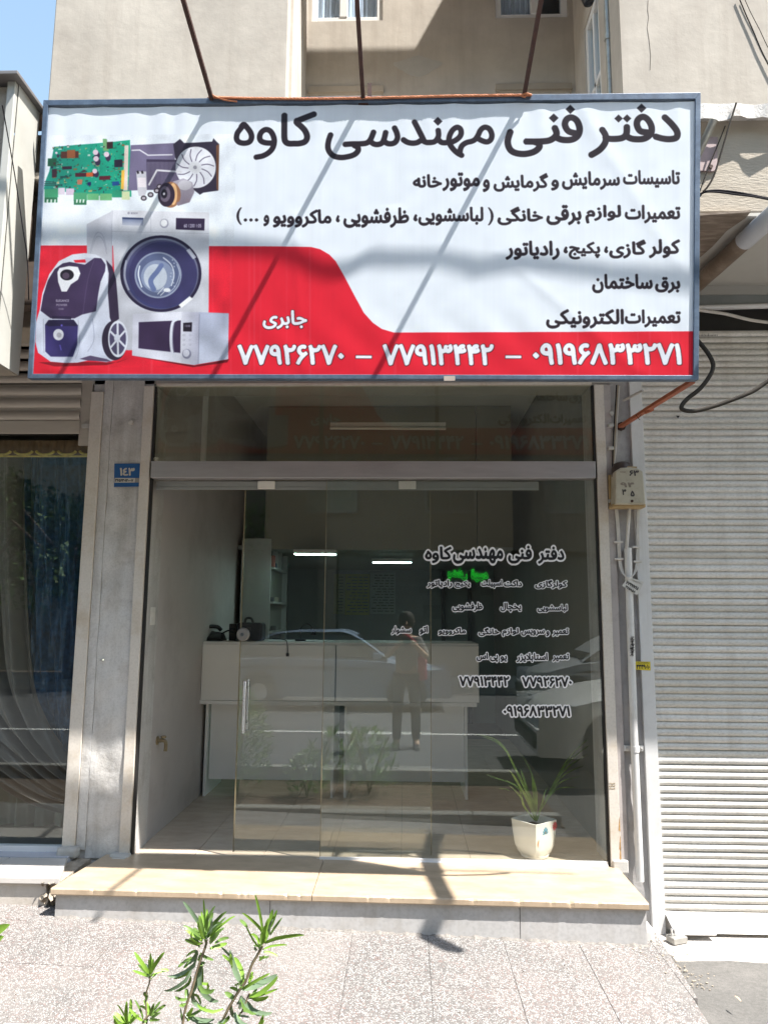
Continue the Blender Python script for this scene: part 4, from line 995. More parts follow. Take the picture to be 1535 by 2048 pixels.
# radiator, condenser, fan, compressor
poly(A7((735,108),(1080,90),(1060,150),(1050,430),(715,440)),(.46,.43,.55)); poly(A7((690,110),(720,108),(712,440),(680,440)),(.90,.84,.80)); poly(A7((668,290),(690,290),(684,430),(662,430)),(.95,.75,.3))
stroke(A7((740,145),(800,142),(860,180),(1040,176)),2.6,(.86,.86,.9),smooth=False)
poly(A7((850,210),(1100,215),(1090,430),(855,432)),(.24,.20,.30))
for k in range(26): x_=856+9.4*k; stroke(A7((x_,228),(x_,430)),.9,(.62,.60,.70),smooth=False)
poly(A7((1045,100),(1095,62),(1125,92),(1330,82),(1340,58),(1365,85),(1382,100),(1375,440),(1265,455),(1240,470),(1190,430),(1060,200)),(.20,.17,.24))
poly(A7((1360,110),(1382,100),(1376,440),(1362,430)),(.45,.30,.22))
ell(*a7(1210,270),147/3.655,152/3.655,(.90,.91,.95)); 
for k in range(11):
    t=2*math.pi*k/11+.2; c_=(1205,270); stroke(A7((c_[0]+48*math.cos(t),c_[1]+48*math.sin(t)),(c_[0]+95*math.cos(t+.12),c_[1]+95*math.sin(t+.12)),(c_[0]+138*math.cos(t+.30),c_[1]+138*math.sin(t+.30))),1.7,(.33,.30,.40))
ell(*a7(1205,270),44/3.655,44/3.655,(.86,.87,.9)); ell(*a7(1205,270),14/3.655,14/3.655,(.6,.6,.65))
stroke(A7((865,400),(925,290),(1110,302)),3.6,(.85,.85,.88),smooth=False)
poly(A7((775,300),(848,300),(852,440),(838,480),(795,480),(785,440)),(.80,.80,.84)); poly(A7((785,345),(845,345),(847,415),(787,415)),(.93,.90,.93)); stroke(A7((782,295),(790,315)),4,(.15,.12,.15),smooth=False); stroke(A7((815,295),(822,315)),4,(.15,.12,.15),smooth=False)
for (x_,y_) in ((830,495),(880,470),(925,440),(945,410)): ell(*a7(x_,y_),6,5.2,(.22,.18,.22)); ell(*a7(x_,y_),3.6,2.8,(.72,.70,.74))
poly(A7((1040,375),(1120,350),(1185,380),(1200,450),(1165,525),(1100,545),(1040,520)),(.70,.68,.74),1,((.50,.46,.52),'y'))
ell(*a7(1130,400),14,10,(.82,.82,.85),.7)
ell(*a7(1025,470),75/3.655,95/3.655,(.62,.44,.32)); ell(*a7(1045,465),30/3.655,80/3.655,(.98,.80,.58),.8); ell(*a7(995,470),62/3.655,88/3.655,(.20,.15,.22)); ell(*a7(985,465),40/3.655,58/3.655,(.42,.38,.45)); ell(*a7(980,463),22/3.655,34/3.655,(.14,.11,.16)); ell(*a7(978,463),8/3.655,10/3.655,(.8,.8,.84))
ell(*a7(1085,535),4,4,(.55,.5,.55)); ell(*a7(1150,510),4,4,(.55,.5,.55))
# washing machine
poly([(173,448),(224,421),(226,700),(176,690)],(.80,.81,.85),1,((.70,.71,.77),'y'))
poly([(222,419.5),(418,424),(416.5,701),(236,700)],(.88,.89,.925),1,((.72,.735,.78),'y'))
stroke([(224,462),(417,466)],.8,(.70,.71,.76),smooth=False); stroke([(301,423),(301,464)],.8,(.70,.71,.76),smooth=False); stroke([(224,421),(222,540)],.8,(.66,.67,.73),smooth=False)
for ry in (22,14): stroke([(180,495+26-ry),(192,462+26-ry),(205,462+30-ry),(213,495+26-ry)],1.1,(.64,.65,.72))
poly(A7((673,635),(828,640),(825,698),(673,692)),(.36,.41,.55),1,((.80,.82,.88),'y')); poly(A7((673,635),(828,640),(826,652),(673,648)),(.22,.26,.4))
poly(A7((1066,640),(1276,645),(1273,732),(1064,724)),(.20,.15,.26)); ell(*a7(980,680),32/3.655,34/3.655,(.62,.63,.70)); ell(*a7(978,677),24/3.655,26/3.655,(.93,.94,.96))
word('60 1200 1:05',(*a7(1124,684),*a7(1250,710)),(.88,.88,.95)); word('BOSCH',(*a7(737,599),*a7(785,612)),(.35,.33,.42)); ell(*a7(720,605),2,2,(.35,.33,.42),hole=.6)
ell(*a8(955,280),297/3.655,281/3.655,(.52,.54,.63),1,((.34,.34,.46),'y')); ell(*a8(955,280),297/3.655,281/3.655,(.16,.13,.24),1,None,hole=.93)
ell(*a8(960,285),262/3.655,252/3.655,(.33,.33,.47),1,((.22,.23,.42),'y')); ell(*a8(970,285),248/3.655,240/3.655,(.24,.23,.40))
ell(*a8(935,290),172/3.655,170/3.655,(.60,.64,.74)); ell(*a8(935,290),160/3.655,158/3.655,(.37,.41,.55))
ell(*a8(930,300),120/3.655,118/3.655,(.55,.60,.72)); ell(*a8(915,305),85/3.655,95/3.655,(.78,.82,.88)); 
stroke(A8((905,400),(880,330),(930,260),(960,215)),10,(.42,.48,.66)); stroke(A8((800,220),(790,290),(815,380)),2.5,(.90,.93,.97)); stroke(A8((970,160),(1030,215),(1050,290),(1030,370)),2.2,(.85,.88,.94)); stroke(A8((1070,210),(1090,280),(1060,370),(1010,420)),1.2,(.80,.83,.9)); 
for k in range(9): ell(*a8(1040+14*math.sin(k),180+24*k),1.2,1.5,(.8,.84,.92),.8)
poly(A8((1085,510),(1165,445),(1190,465),(1105,530)),(.95,.96,.98)); poly(A8((1165,95),(1215,160),(1190,175),(1140,110)),(.85,.87,.92),.8); stroke(A8((700,180),(690,300),(720,400)),3.5,(.72,.74,.82),al=.8)
stroke(A8((930,430),(975,380)),1.6,(.92,.94,.97),smooth=False); stroke(A8((950,440),(995,395)),1.6,(.92,.94,.97),smooth=False); ell(*a8(1000,400),7,4,(.92,.94,.97))
# microwave
poly(A8((740,880),(1200,952),(1455,905),(1440,930),(1190,965)),(.25,.05,.09),.7)
poly(A8((750,577),(1108,558),(1102,936),(745,880)),(.80,.81,.87),1,((.86,.87,.92),'x')); poly(A8((1106,558),(1236,563),(1228,944),(1200,950),(1100,936)),(.82,.83,.88),1,((.68,.69,.77),'x'))
poly(A8((1236,562),(1452,570),(1448,906),(1226,944)),(.66,.69,.78),1,((.76,.79,.87),'y')); stroke(A8((1236,575),(1228,940)),1.2,(.48,.49,.58),smooth=False)
poly(A8((792,635),(1101,622),(1098,860),(790,826)),(.23,.17,.29)); stroke(A8((792,635),(790,826),(1098,860)),.8,(.55,.55,.65),smooth=False)
stroke(A8((1075,612),(1040,640),(1028,740),(1036,850),(1065,900)),5.5,(.84,.86,.91)); stroke(A8((1052,640),(1040,740),(1050,860)),1.2,(.5,.5,.6))
poly(A8((1118,640),(1183,636),(1181,704),(1118,703)),(.13,.10,.15)); word('12:02',(*a8(1132,655),*a8(1170,670)),(.8,.8,.9))
for yy_ in (730,765,800): 
    for xx_ in (1125,1170): ell(*a8(xx_,yy_),2.4,2,(.62,.63,.7),hole=.6)
ell(*a8(1145,868),33/3.655,36/3.655,(.50,.51,.60)); ell(*a8(1141,862),24/3.655,27/3.655,(.80,.81,.87))
# vacuum cleaner
poly(A8((60,930),(180,960),(560,950),(720,900),(640,930),(300,925)),(.30,.04,.08),.6)
wb=[(70,545),(42,640),(38,780),(58,860),(150,925),(250,933),(345,932),(430,915),(560,928),(640,908),(690,840),(600,600),(572,420),(565,240),(545,175),(480,140),(400,130),(310,140),(210,190),(140,285),(90,420)]
poly(A8(*wb),(.88,.90,.95),1,((.80,.83,.91),'y')); 
poly(A8((318,182),(408,176),(408,200),(330,200)),RED); poly(A8((400,165),(495,165),(430,205),(408,200)),(.78,.80,.88))
poly(A8((76,552),(95,440),(130,330),(180,248),(240,205),(290,195),(400,215),(470,165),(520,168),(552,215),(548,262),(515,340),(498,430),(482,556),(380,580),(325,608),(150,608)),(.23,.17,.29),1,((.28,.22,.36),'x'))
stroke(A8((470,170),(420,330),(385,575)),1.2,(.36,.30,.44)); stroke(A8((160,600),(300,604)),6,(.17,.13,.24),smooth=False)
poly(A8((556,180),(600,230),(628,320),(638,440),(650,610),(600,650),(582,600),(568,420),(575,280)),(.22,.17,.27))
poly(A8((200,270),(215,240),(285,225),(350,232),(368,280),(350,325),(298,360),(268,412),(230,412),(205,340)),(.93,.94,.97)); ell(*a8(270,290),50/3.655,40/3.655,(.13,.10,.15)); ell(*a8(262,296),26/3.655,24/3.655,(.34,.28,.36))
poly(A8((108,655),(135,620),(318,618),(350,660),(345,800),(312,888),(150,888),(110,850)),(.23,.20,.42)); poly(A8((108,655),(135,620),(318,618),(350,660),(330,665),(135,665)),(.16,.13,.26)); ell(*a8(207,727),39/3.655,41/3.655,(.90,.91,.95)); ell(*a8(212,730),18/3.655,18/3.655,(.72,.72,.76)); ell(*a8(232,660),2,2,(.45,.4,.8)); stroke(A8((215,800),(225,840)),2,(.4,.36,.75),smooth=False)
stroke(A8((95,610),(100,860)),1,(.6,.62,.7)); stroke(A8((350,620),(360,800),(330,900)),1,(.62,.64,.72)); stroke(A8((455,610),(465,760),(420,850)),1,(.58,.6,.7)); poly(A8((360,905),(440,880),(560,905),(600,925),(430,918)),(.35,.30,.42))
ell(*a8(618,768),94/3.655,146/3.655,(.20,.16,.24)); ell(*a8(642,758),72/3.655,134/3.655,(.70,.73,.81)); ell(*a8(640,758),60/3.655,115/3.655,(.32,.30,.42))
for k in range(6):
    t=2*math.pi*k/6+.5; stroke(A8((640,758),(640+62*math.cos(t),758+118*math.sin(t))),4,(.86,.88,.93),smooth=False)
ell(*a8(636,752),6,8.5,(.80,.82,.88)); ell(*a8(642,758),72/3.655,134/3.655,(.88,.90,.95),hole=.87)
word('ELEGANCE',(*a8(190,470),*a8(284,487)),(.85,.84,.9)); word('POWER',(*a8(192,502),*a8(272,518)),(.7,.68,.75)); word('POWER',(*a8(210,534),*a8(246,547)),(.6,.58,.65))
# headline, traced stroke by stroke
def HS(o,s,P,w_,closed=False): stroke([(o[0]+x/s,o[1]+y/s) for x,y in P],w_,INK,closed)
def dia(o,s,cx,cy_,h): q=lambda x,y:(o[0]+x/s,o[1]+y/s); poly([q(cx-h,cy_),q(cx,cy_-h*.95),q(cx+h,cy_),q(cx,cy_+h*.95)],INK)
h1=((460,200),7.675);h2=((640,200),6.977);h3=((860,200),10.233);hz=((920,200),3.198)
for (h,w_,L) in ((h1,11,[[(165,405),(205,365),(262,420),(315,500),(325,575),(290,635),(210,655),(130,635),(95,580),(108,500),(150,440),(195,385)],[(632,655),(540,650),(470,620),(450,560),(475,490),(540,448),(610,468),(658,540),(675,630),(650,730),(590,800),(500,850),(388,872)]]),
 (h1,12,[[(830,212),(828,400),(830,575),(850,635),(900,662),(980,663),(1060,660),(1145,630),(1178,560),(1150,470),(1090,400),(1025,345),(1020,310)],[(1012,335),(1060,300),(1170,252),(1292,208)]]),
 (h2,11.2,[[(145,472),(115,560),(105,650),(130,720),(190,775),(290,795),(400,780),(480,750),(525,700),(520,655),(470,625)],[(337,612),(450,606),(560,604),(650,590),(700,540),(745,432)],[(690,560),(740,602),(800,612),(860,590),(890,530),(912,437)],[(885,560),(930,595),(990,602),(1045,580),(1075,520),(1065,450),(1032,376)],[(1308,290),(1360,390),(1415,500),(1450,575)],[(1155,545),(1210,580),(1280,594),(1350,585),(1410,550)],[(1430,560),(1480,584),(1545,585)]]),
 (h3,11,[[(-30,858),(60,850),(120,810),(165,720),(158,600)],[(165,800),(220,852),(290,865),(360,855)],[(645,1125),(560,1080),(470,1000),(400,900),(378,810),(400,700),(460,600),(545,548),(610,580),(630,660),(600,740),(520,810),(420,860)],[(600,1110),(610,1010),(650,920),(740,860),(850,832),(920,790),(980,700),(1010,630),(1060,570),(1130,548),(1210,590),(1255,700),(1235,800),(1160,848),(1060,825),(950,765)]]),
 (hz,13,[[(320,196),(302,260),(315,310),(350,335),(410,342),(470,328),(503,300),(498,275),(465,262)],[(412,262),(520,262),(580,250),(614,215),(602,172)],[(604,232),(650,251),(710,250),(750,225),(762,180),(745,130),(712,108),(680,120),(668,155),(690,195),(740,210)],[(905,184),(928,225),(925,270),(890,315),(833,350)],[(925,235),(960,245),(1030,240),(1060,215),(1064,165)],[(1056,225),(1100,245),(1170,245),(1215,215),(1222,170),(1200,125),(1168,105),(1137,120),(1128,155),(1150,195),(1200,205)],[(1303,103),(1350,150),(1385,200),(1380,237),(1340,247),(1290,242),(1246,230)]])):
    for P in L: HS(*h,P,w_)
dia(*h2,1695-0,0,0) if False else None
dia(*h3,155,425,95); 
for c_ in ((597,112,31),(703,57,31),(1012,115,27),(1066,115,27),(1158,50,31)): dia(*hz,*c_)
Z1=lambda a,b,c,d:(460+a/3.337,200+b/3.337,460+c/3.337,200+d/3.337); Z2=lambda a,b,c,d:(920+a/3.198,200+b/3.198,920+c/3.198,200+d/3.198)
Z3=lambda a,b,c,d:(460+a/3.337,400+b/3.337,460+c/3.337,400+d/3.337); Z4=lambda a,b,c,d:(920+a/3.198,400+b/3.198,920+c/3.198,400+d/3.198)
SWD=[('تاسیسات',Z2(1040,445,1405,560)),('سرمایش',Z2(650,452,1020,573)),('و',Z2(580,506,630,578)),('گرمایش',Z2(212,464,562,585)),('و',Z2(143,505,188,588)),('موتور',(884,344,959,382)),('خانه',Z1(1218,492,1412,583)),
('تعمیرات',Z2(1052,668,1408,788)),('لوازم',Z2(800,668,1028,788)),('برقی',Z2(550,668,775,798)),('خانگی',Z2(237,680,528,800)),(')',Z2(175,685,213,800)),('لباسشویی',(836,413,966,451)),('،',Z1(1222,758,1250,808)),('ظرفشویی',Z1(755,714,1193,852)),('،',Z1(705,765,731,815)),('ماکروویو',Z1(285,727,676,850)),('و',Z1(222,765,261,842)),('...',Z1(90,788,188,810)),('(',Z1(42,714,78,832)),
('کولر',Z4(1205,248,1405,370)),('گازی',Z4(952,250,1188,372)),('،',Z4(920,292,946,338)),('پکیج',Z4(693,264,895,378)),('،',Z4(660,294,688,340)),('رادیاتور',Z4(288,258,635,382)),('برق',Z4(1245,490,1406,595)),('ساختمان',Z4(843,470,1230,594)),('تعمیرات',Z4(1052,698,1410,815)),('الکترونیکی',Z4(548,695,1046,822))]
for wd,bx_ in SWD:
    word(wd,bx_,INK)
WH=(.93,.95,.99); OUT=(.25,.08,.12)
word('جابری',Z3(216,733,514,862),WH,2.4,OUT)
word('۷۷۹۲۶۲۷۰',(474,688,688,730),WH,2.6,OUT); word('۷۷۹۱۳۴۴۲',(764,687,987,731),WH,2.6,OUT); word('۰۹۱۹۶۸۳۳۲۷۱',(1064,685,1363,730),WH,2.6,OUT)
for a_,b_ in ((711,743),(1010,1042)): poly([(a_-1,709.5),(b_+1,709.5),(b_+1,717.5),(a_-1,717.5)],OUT); poly([(a_,710.7),(b_,710.7),(b_,716.3),(a_,716.3)],WH)
# soften the print a little and give it uneven ink
def box3(A):
    for ax in (0,1): A=(np.roll(A,1,ax)+A*2+np.roll(A,-1,ax))/4
    return A
IMG=box3(box3(IMG))
lo=rnd.rand(30,64); gx=np.linspace(0,62.99,TW); gy=np.linspace(0,28.99,TH); ix=gx.astype(int); iy=gy.astype(int); fx_=gx-ix; fy_=(gy-iy)[:,None]
low=(lo[iy][:,ix]*(1-fx_)+lo[iy][:,ix+1]*fx_)*(1-fy_)+(lo[iy+1][:,ix]*(1-fx_)+lo[iy+1][:,ix+1]*fx_)*fy_
IMG*=(1+.035*(low-.5))[:,:,None]; ax0,ay0=totex([(80,270)])[0]; ax1,ay1=totex([(462,735)])[0]
sub_=IMG[int(ay0):int(ay1),int(ax0):int(ax1)]; lw=low[int(ay0):int(ay1),int(ax0):int(ax1)][:,:,None]; sub_*=1+.16*(lw-.5)+.035*rnd.normal(size=lw.shape)
# faint print streaks and dust
st=np.interp(np.arange(TW),np.arange(0,TW,7),1-.012*rnd.rand(len(np.arange(0,TW,7)))).astype(np.float32); IMG*=st[None,:,None]
im=bpy.data.images.new('banner_print',TW,TH); px_=np.ones((TH,TW,4),np.float32); px_[:,:,:3]=IMG[::-1]; im.pixels.foreach_set(px_.ravel()); im.update(); im.pack()
bm_=bpy.data.materials.new('printed_banner'); bm_.use_nodes=True; t=bm_.node_tree; N=t.nodes; L=t.links; N.remove(N['Principled BSDF'])
ti=N.new('ShaderNodeTexImage'); ti.image=im; ti.interpolation='Cubic'
sc_=N.new('ShaderNodeMix'); sc_.data_type='RGBA'; sc_.blend_type='MULTIPLY'; sc_.inputs[0].default_value=1; sc_.inputs[7].default_value=(.93,.93,.93,1); L.new(ti.outputs[0],sc_.inputs[6])
d1=N.new('ShaderNodeBsdfDiffuse'); d2=N.new('ShaderNodeBsdfTranslucent'); g1=N.new('ShaderNodeBsdfGlossy'); g1.inputs['Roughness'].default_value=.38
L.new(sc_.outputs[2],d1.inputs[0]); L.new(sc_.outputs[2],d2.inputs[0])
m1_=N.new('ShaderNodeMixShader'); m1_.inputs[0].default_value=.14; L.new(d1.outputs[0],m1_.inputs[1]); L.new(d2.outputs[0],m1_.inputs[2])
m2_=N.new('ShaderNodeMixShader'); m2_.inputs[0].default_value=.04; L.new(m1_.outputs[0],m2_.inputs[1]); L.new(g1.outputs[0],m2_.inputs[2]); L.new(m2_.outputs[0],N['Material Output'].inputs[0])
# the cloth itself, slightly slack and wrinkled
def wrk(x,v):
    top=max(0,1-(1-v)/.22)
    d=.0015*top*math.sin(x*34+math.sin(x*9)*2.2)+.0012*math.sin(x*5.3+1)*math.sin(v*3.1)
    d+=.0011*math.exp(-((v-.12)/.12)**2)*math.sin(x*22+v*30)
    d+=.0016*math.exp(-(((x-3.4)*1.0+(v-.42)*.9)/.05)**2)+.0012*math.exp(-(((x-2.9)+(v-.2)*1.7)/.04)**2)*(v<.45)
    d+=.0010*math.exp(-((x-1.33-.12*(1-v))/.02)**2)*(v<.6)+.0013*math.exp(-(((x-1.75)-(v-.3)*.5)/.06)**2)*(.02<v<.62)
    d+=.0022*math.exp(-((x-.12)/.10)**2)*math.sin(v*26+x*16)*(v<.25)
    return d
def bnf(u,v):
    tl=TL_+(TR_-TL_)*u; 
    # scalloped upper hem
    tl=tl-ey*(.006+.006*abs(math.sin(u*29+.8*math.sin(u*11))))
    p=(BL+(BR_-BL)*u)*(1-v)+tl*v
    e=min(u,1-u,v,1-v); k_=min(1,e/.02)
    return p-nS*.004+nS*(wrk(u*3.5,v)*(k_ if v<.5 else max(k_,.6)))
bn_=MB().grid(bnf,300,90)
bo=obj('banner',bn_,bm_,sg,smooth=True,label='printed white and red banner with black lettering and pictures of appliances')
uv=bo.data.uv_layers.new(name='UVMap'); me=bo.data; base_=wloc(bo)
co=np.empty(len(me.vertices)*3); me.vertices.foreach_get('co',co); co=co.reshape(-1,3)+np.array(base_)-O_n
li=np.empty(len(me.loops),int); me.loops.foreach_get('vertex_index',li)
uvs=np.c_[co@np.array(ex)/SW_,co@np.array(ey)/SH_][li]; uv.data.foreach_set('uv',uvs.ravel())
# frame bars
def fbar(a,b,c,d,dep=.045,name='frame_bar',lab=None):
    # a,b outer edge; c,d inner edge (world points on the sign plane)
    m=MB(); f=nS*.006; k=-nS*dep
    m.hexa([a+k,b+k,d+k,c+k],[a+f,b+f,d+f,c+f]); bm=bmesh.new(); 
    return obj(name,m,frameblue,sg,bev=.0025,label=lab)
fbar(PL,PR,TL_+ey*.0,TR_); fbar(OR_,OL,BR_,BL); fbar(OL,PL,BL+ex*.001,TL_+ex*.001); fbar(PR,OR_,TR_-ex*.001,BR_-ex*.001)
for o in [c for c in sg.children if c.name.startswith('frame_bar')]:
    b_=bmesh.new(); b_.from_mesh(o.data); bmesh.ops.recalc_face_normals(b_,faces=b_.faces); b_.to_mesh(o.data); b_.free()
for px in (560,905): # cross battens behind the cloth
    a,b=onsign(px,752,-.03),onsign(px,205,-.03); a=a-nS*.0; obj('batten',MB().bar(a,b,.03,.02,(0,1,0)),rust,sg)
q=onsign(898,757); obj('tape',MB().box(q.x-.03,q.x+.03,q.y-.012,q.y-.0085,q.z-.016,q.z+.010),mat('brown_tape',(.35,.30,.26),.4),sg)
# ================================================================== stay rods, their brackets, the rope
rodd=Vector(ray(800,1534)); rodd=-Vector((0,rodd.y,rodd.z)).normalized()
for (px,py,lab) in ((424,197,'rusty stay rod rising from the sign, leftmost of the three'),(726,196,'rusty stay rod rising from the middle of the sign'),(1047,190,'rusty stay rod rising from the sign, rightmost of the three')):
    a=onsign(px,py+3,.0)+Vector((0,.012,0)); t=thing('stay_rod',a,lab,'rod','stay rods above the sign')
    obj('rod',MB().bar(a,a+rodd*.78,.022,.022,(0,0,1)),rust,t,bev=.002); obj('bracket',MB().box(a.x-.028,a.x+.028,a.y-.01,a.y+.03,a.z-.02,a.z+.022),rust,t,bev=.003)
a=onsign(738,196); t=thing('angle_offcut',a,'short upright scrap of rusty angle iron behind the middle rod','iron'); obj('strip',MB().box(a.x-.012,a.x+.012,a.y+.03,a.y+.034,a.z-.03,at(736,166,'y',a.y+.03).z),rust,t)
rp=thing('rope',onsign(720,196),'orange twisted rope tied along the top edge of the sign','rope')
pts=[onsign(x_,y_,.012) for x_,y_ in ((418,193),(440,195),(500,196.5),(600,197.5),(700,196.5),(800,194.5),(900,192),(1000,190.5),(1062,190))]
C_=catmull(pts,26); m=MB()
for ph in (0,2*math.pi/3,4*math.pi/3):
    m.tube([p+Vector((0,math.cos(i*1.15+ph),math.sin(i*1.15+ph)))*.0034 for i,p in enumerate(C_)],.0042,6)
obj('cord',m,ropeo,rp,smooth=True)
obj('knot',MB().tube(catmull([onsign(420,193,.02),onsign(424,189,.03),onsign(430,193,.02),onsign(450,200,.014),onsign(474,203,.012)],5),.004,6),ropeo,rp,smooth=True)
obj('knot',MB().tube(catmull([onsign(1062,190,.02),onsign(1052,187,.03),onsign(1042,191,.02),onsign(1050,194,.02)],5),.005,6),ropeo,rp,smooth=True)
# ================================================================== right of the sign
Yb=YB-.002
mp_=thing('metal_plate',at(1415,305,'y',YB),'mauve painted steel plate bolted to the rough beam','plate')
def wq(P,y,th,m,par,name,bev=0): obj(name,MB().extr([at(px,py,'y',y) for px,py in P],(0,th,0)),m,par,bev=bev)
wq([(1380,340),(1424,342),(1433,338),(1434,274),(1380,272)],YB-.014,.0125,plate,mp_,'sheet')
q=at(1420,334,'y',YB-.016); obj('bolt',MB().lathe([(.012,-.008),(.012,0)],q,6,axis='y'),rust,mp_)
cp=thing('open_conduit',at(1400,300,'y',-.95),'open ended galvanised pipe leaning out behind the right edge of the sign','pipe')
pa,pb=at(1393,312,'y',-.93),at(1427,238,'y',-1.06); dd=(pb-pa).normalized()
m=MB(); m.tube([pa-dd*.15,pb],.0215,18,cap=False); n0=len(m.v); m.tube([pb,pb-dd*.15],.0175,18,cap=False)
rings=MB(); 
u_=dd.orthogonal().normalized(); v_=dd.cross(u_)
for k in range(18):
    t=2*math.pi*k/18; r1=u_*math.cos(t)+v_*math.sin(t); m.v.append(tuple(pb+r1*.0215)); m.v.append(tuple(pb+r1*.0175))
o_=len(m.v)-36
for k in range(18): a_=o_+2*k; b2=o_+2*((k+1)%18); m.f.append([a_,b2,b2+1,a_+1]); m.m.append(0)
obj('pipe',m,galv,cp,smooth=True); obj('plug',MB().tube([pb-dd*.10,pb-dd*.11],.0176,12),blackp,cp)
ys_=-.885
def cab(name,P,r,m,label,n=8,extra=None):
    t=thing(name,P[0],label,'cable'); obj('wire',MB().tube(catmull(P,8),r,n),m,t,smooth=True)
    for p_,r2 in (extra or []): obj('wire',MB().tube(catmull(p_,8),r2,n),m,t,smooth=True)
    return t
A=lambda l,y:[at(px,py,'y',y) for px,py in l]
cab('cable',A([(1471,206),(1462,235),(1450,275),(1438,315),(1427,350),(1415,372),(1405,383)],-.955),.0055,cableg,'grey cable running down across the rough beam beside the sign',extra=[(A([(1449,252),(1440,275),(1426,310),(1412,345),(1400,378),(1395,395)],-.885),.0035)])
cab('cable',A([(1392,408),(1398,392),(1408,384),(1430,381),(1465,384),(1500,390),(1535,397),(1570,402)],-.93),.0065,cablem,'black twin cable running right from the sign across the beam',extra=[(A([(1390,400),(1402,386),(1430,384),(1470,389),(1510,394),(1570,406)],-.935),.005)])
cab('cable',A([(1385,672),(1400,688),(1418,712),(1425,732),(1418,752),(1398,778),(1374,797),(1362,812),(1366,820),(1388,822),(1425,813),(1470,797),(1505,782),(1535,762),(1570,742)],-.95),.0115,cableg,'thick dark cable sagging in a loop below the right end of the sign',12)
br_=thing('brace',at(1240,852,'y',-.02),'red oxide steel brace from the pillar up to the lower right corner of the sign','brace')
b0,b1,b2=at(1240,853,'y',-.03),at(1296,817,'y',-.38),at(1383,763,'y',-.93)
obj('bar',MB().bar(b0,b1,.035,.02,(0,-.3,1)).bar(b1,b2,.035,.02,(0,-.3,1)),redox,br_,bev=.002)
obj('stub',MB().bar(at(1289,823,'y',-.36),at(1304,817,'y',-.36),.03,.03),redox,br_,bev=.002)
obj('wall_plate',MB().lathe([(.03,-.012),(.03,.004)],at(1241,853,'y',-.008),8,axis='y'),rust,br_)
obj('tie_wire',MB().tube(catmull(A([(1270,829),(1275,836),(1279,840),(1276,836),(1282,828)],-.3),4),.002,5),rust,br_)
hb=thing('thin_strut',at(1248,800,'y',-.02),'thin pale strut fixed on the pillar under the sign','strut'); obj('rod',MB().tube([at(1246,801,'y',-.03),at(1284,781,'y',-.20)],.009,8),steelp,hb,smooth=True)
# drain pipe under the soffit, cables over the right shutter
dp=thing('soffit_pipe',at(1470,500,'z',SZ-.08),'fat white and brown drain pipe slung under the soffit','pipe')
a,b,c=at(1330,625,'z',SZ-.09),at(1487,482,'z',SZ-.09),at(1600,380,'z',SZ-.09)
a=at(1360,598,'z',SZ-.09)
obj('pipe',MB().tube([a,b],.052,20),mat('brown_painted_pipe',(.17,.125,.09),.45,.2,8,stain=(.3,.27,.24),stain_amt=.5,stain_scale=8),dp,smooth=True,label='brown lower length of the drain pipe'); obj('pipe',MB().tube([b+(b-a).normalized()*.001,c],.055,20),mat('white_pipe',(.50,.52,.56),.35,.05,5),dp,smooth=True,label='white upper length of the drain pipe')
sc1=thing('shutter_header',at(1450,615,'y',.0),'white painted header pipe above the dark gap over the right shutter','header')
obj('pipe',MB().tube([at(1330,618,'y',0),at(1600,610,'y',0)],.018,12),aluw,sc1,smooth=True)
obj('beam',MB().box(1.575,4.5,.045,.30,3.645,3.76),mat('grey_header',(.24,.26,.26),.6),sc1)
cab('cable',A([(1385,618),(1410,622),(1450,628),(1500,640),(1545,646)],-.02),.011,cablew,'white cable drooping across the dark gap above the right shutter')
# ================================================================== roller shutter at the right
rs=thing('roller_shutter',(2.2,0,-.36),'closed white roller shutter at the right, its lower slats in sunshine','roller shutter')
zs0,zs1=-.252,3.45; SX0,SX1=1.575,3.4
n=86; ph_=(zs1-zs0)/n
m=MB(); prof=[]
for k in range(9):
    t=k/8; prof.append((-.0105*math.sin(math.pi*t)**.7, t*ph_*.86))
prof.append((.004,ph_*.90)); prof.append((.004,ph_*1.0))
m.grid(lambda u,v: (0 if u<.5 else SX1-SX0, prof[int(round(v*10))][0], prof[int(round(v*10))][1]),1,10)
me=mesh('slat',m,slatm,(0,0,0),True)
mes=[me]
for vm in slat_v:
    m2=me.copy(); m2.materials[0]=vm; dx=rnd.uniform(.2,1.2)
    mes.append(m2)
for i in range(n): inst('slat',mes[rnd.randint(4)],rs,(SX0+rnd.uniform(-.003,.003),.012+rnd.uniform(-.002,.002),zs0+i*ph_+rnd.uniform(-.0006,.0006)),(rnd.uniform(-.05,.05),0,rnd.uniform(-.0012,.0012)))
obj('gap_dark_sheet',MB().box(1.6,4.5,.10,.12,3.3,3.75),blackr,rs)  # black sheet stands in for the unlit hollow over the slats
zb=zs0; 
obj('bottom_rail',MB().box(SX0,SX1,.0,.03,zb-.105,zb-.004),slatm,rs,bev=.003)
obj('bottom_angle',MB().extr([(SX0+.17,-.05,zb-.105),(SX0+.17,-.046,zb-.105),(SX0+.17,-.003,zb-.055),(SX0+.17,-.006,zb-.05)],(SX1-SX0-.17,0,0)),slatm,rs)
lbx=obj('lock_flap',MB().hexa([(SX0+.03,-.10,zb-.098),(SX0+.27,-.10,zb-.098),(SX0+.29,-.004,zb-.02),(SX0-.0,-.004,zb-.0)],[(SX0+.03,-.105,zb-.090),(SX0+.27,-.105,zb-.090),(SX0+.29,-.006,zb-.012),(SX0+.0,-.006,zb+.004)]),guide,rs,bev=.002)
pk=thing('padlock_block',at(1352,1870,'z',-.36),'grey steel locking block standing at the lower left corner of the right shutter','lock')
q=at(1347,1876,'y',-.12)
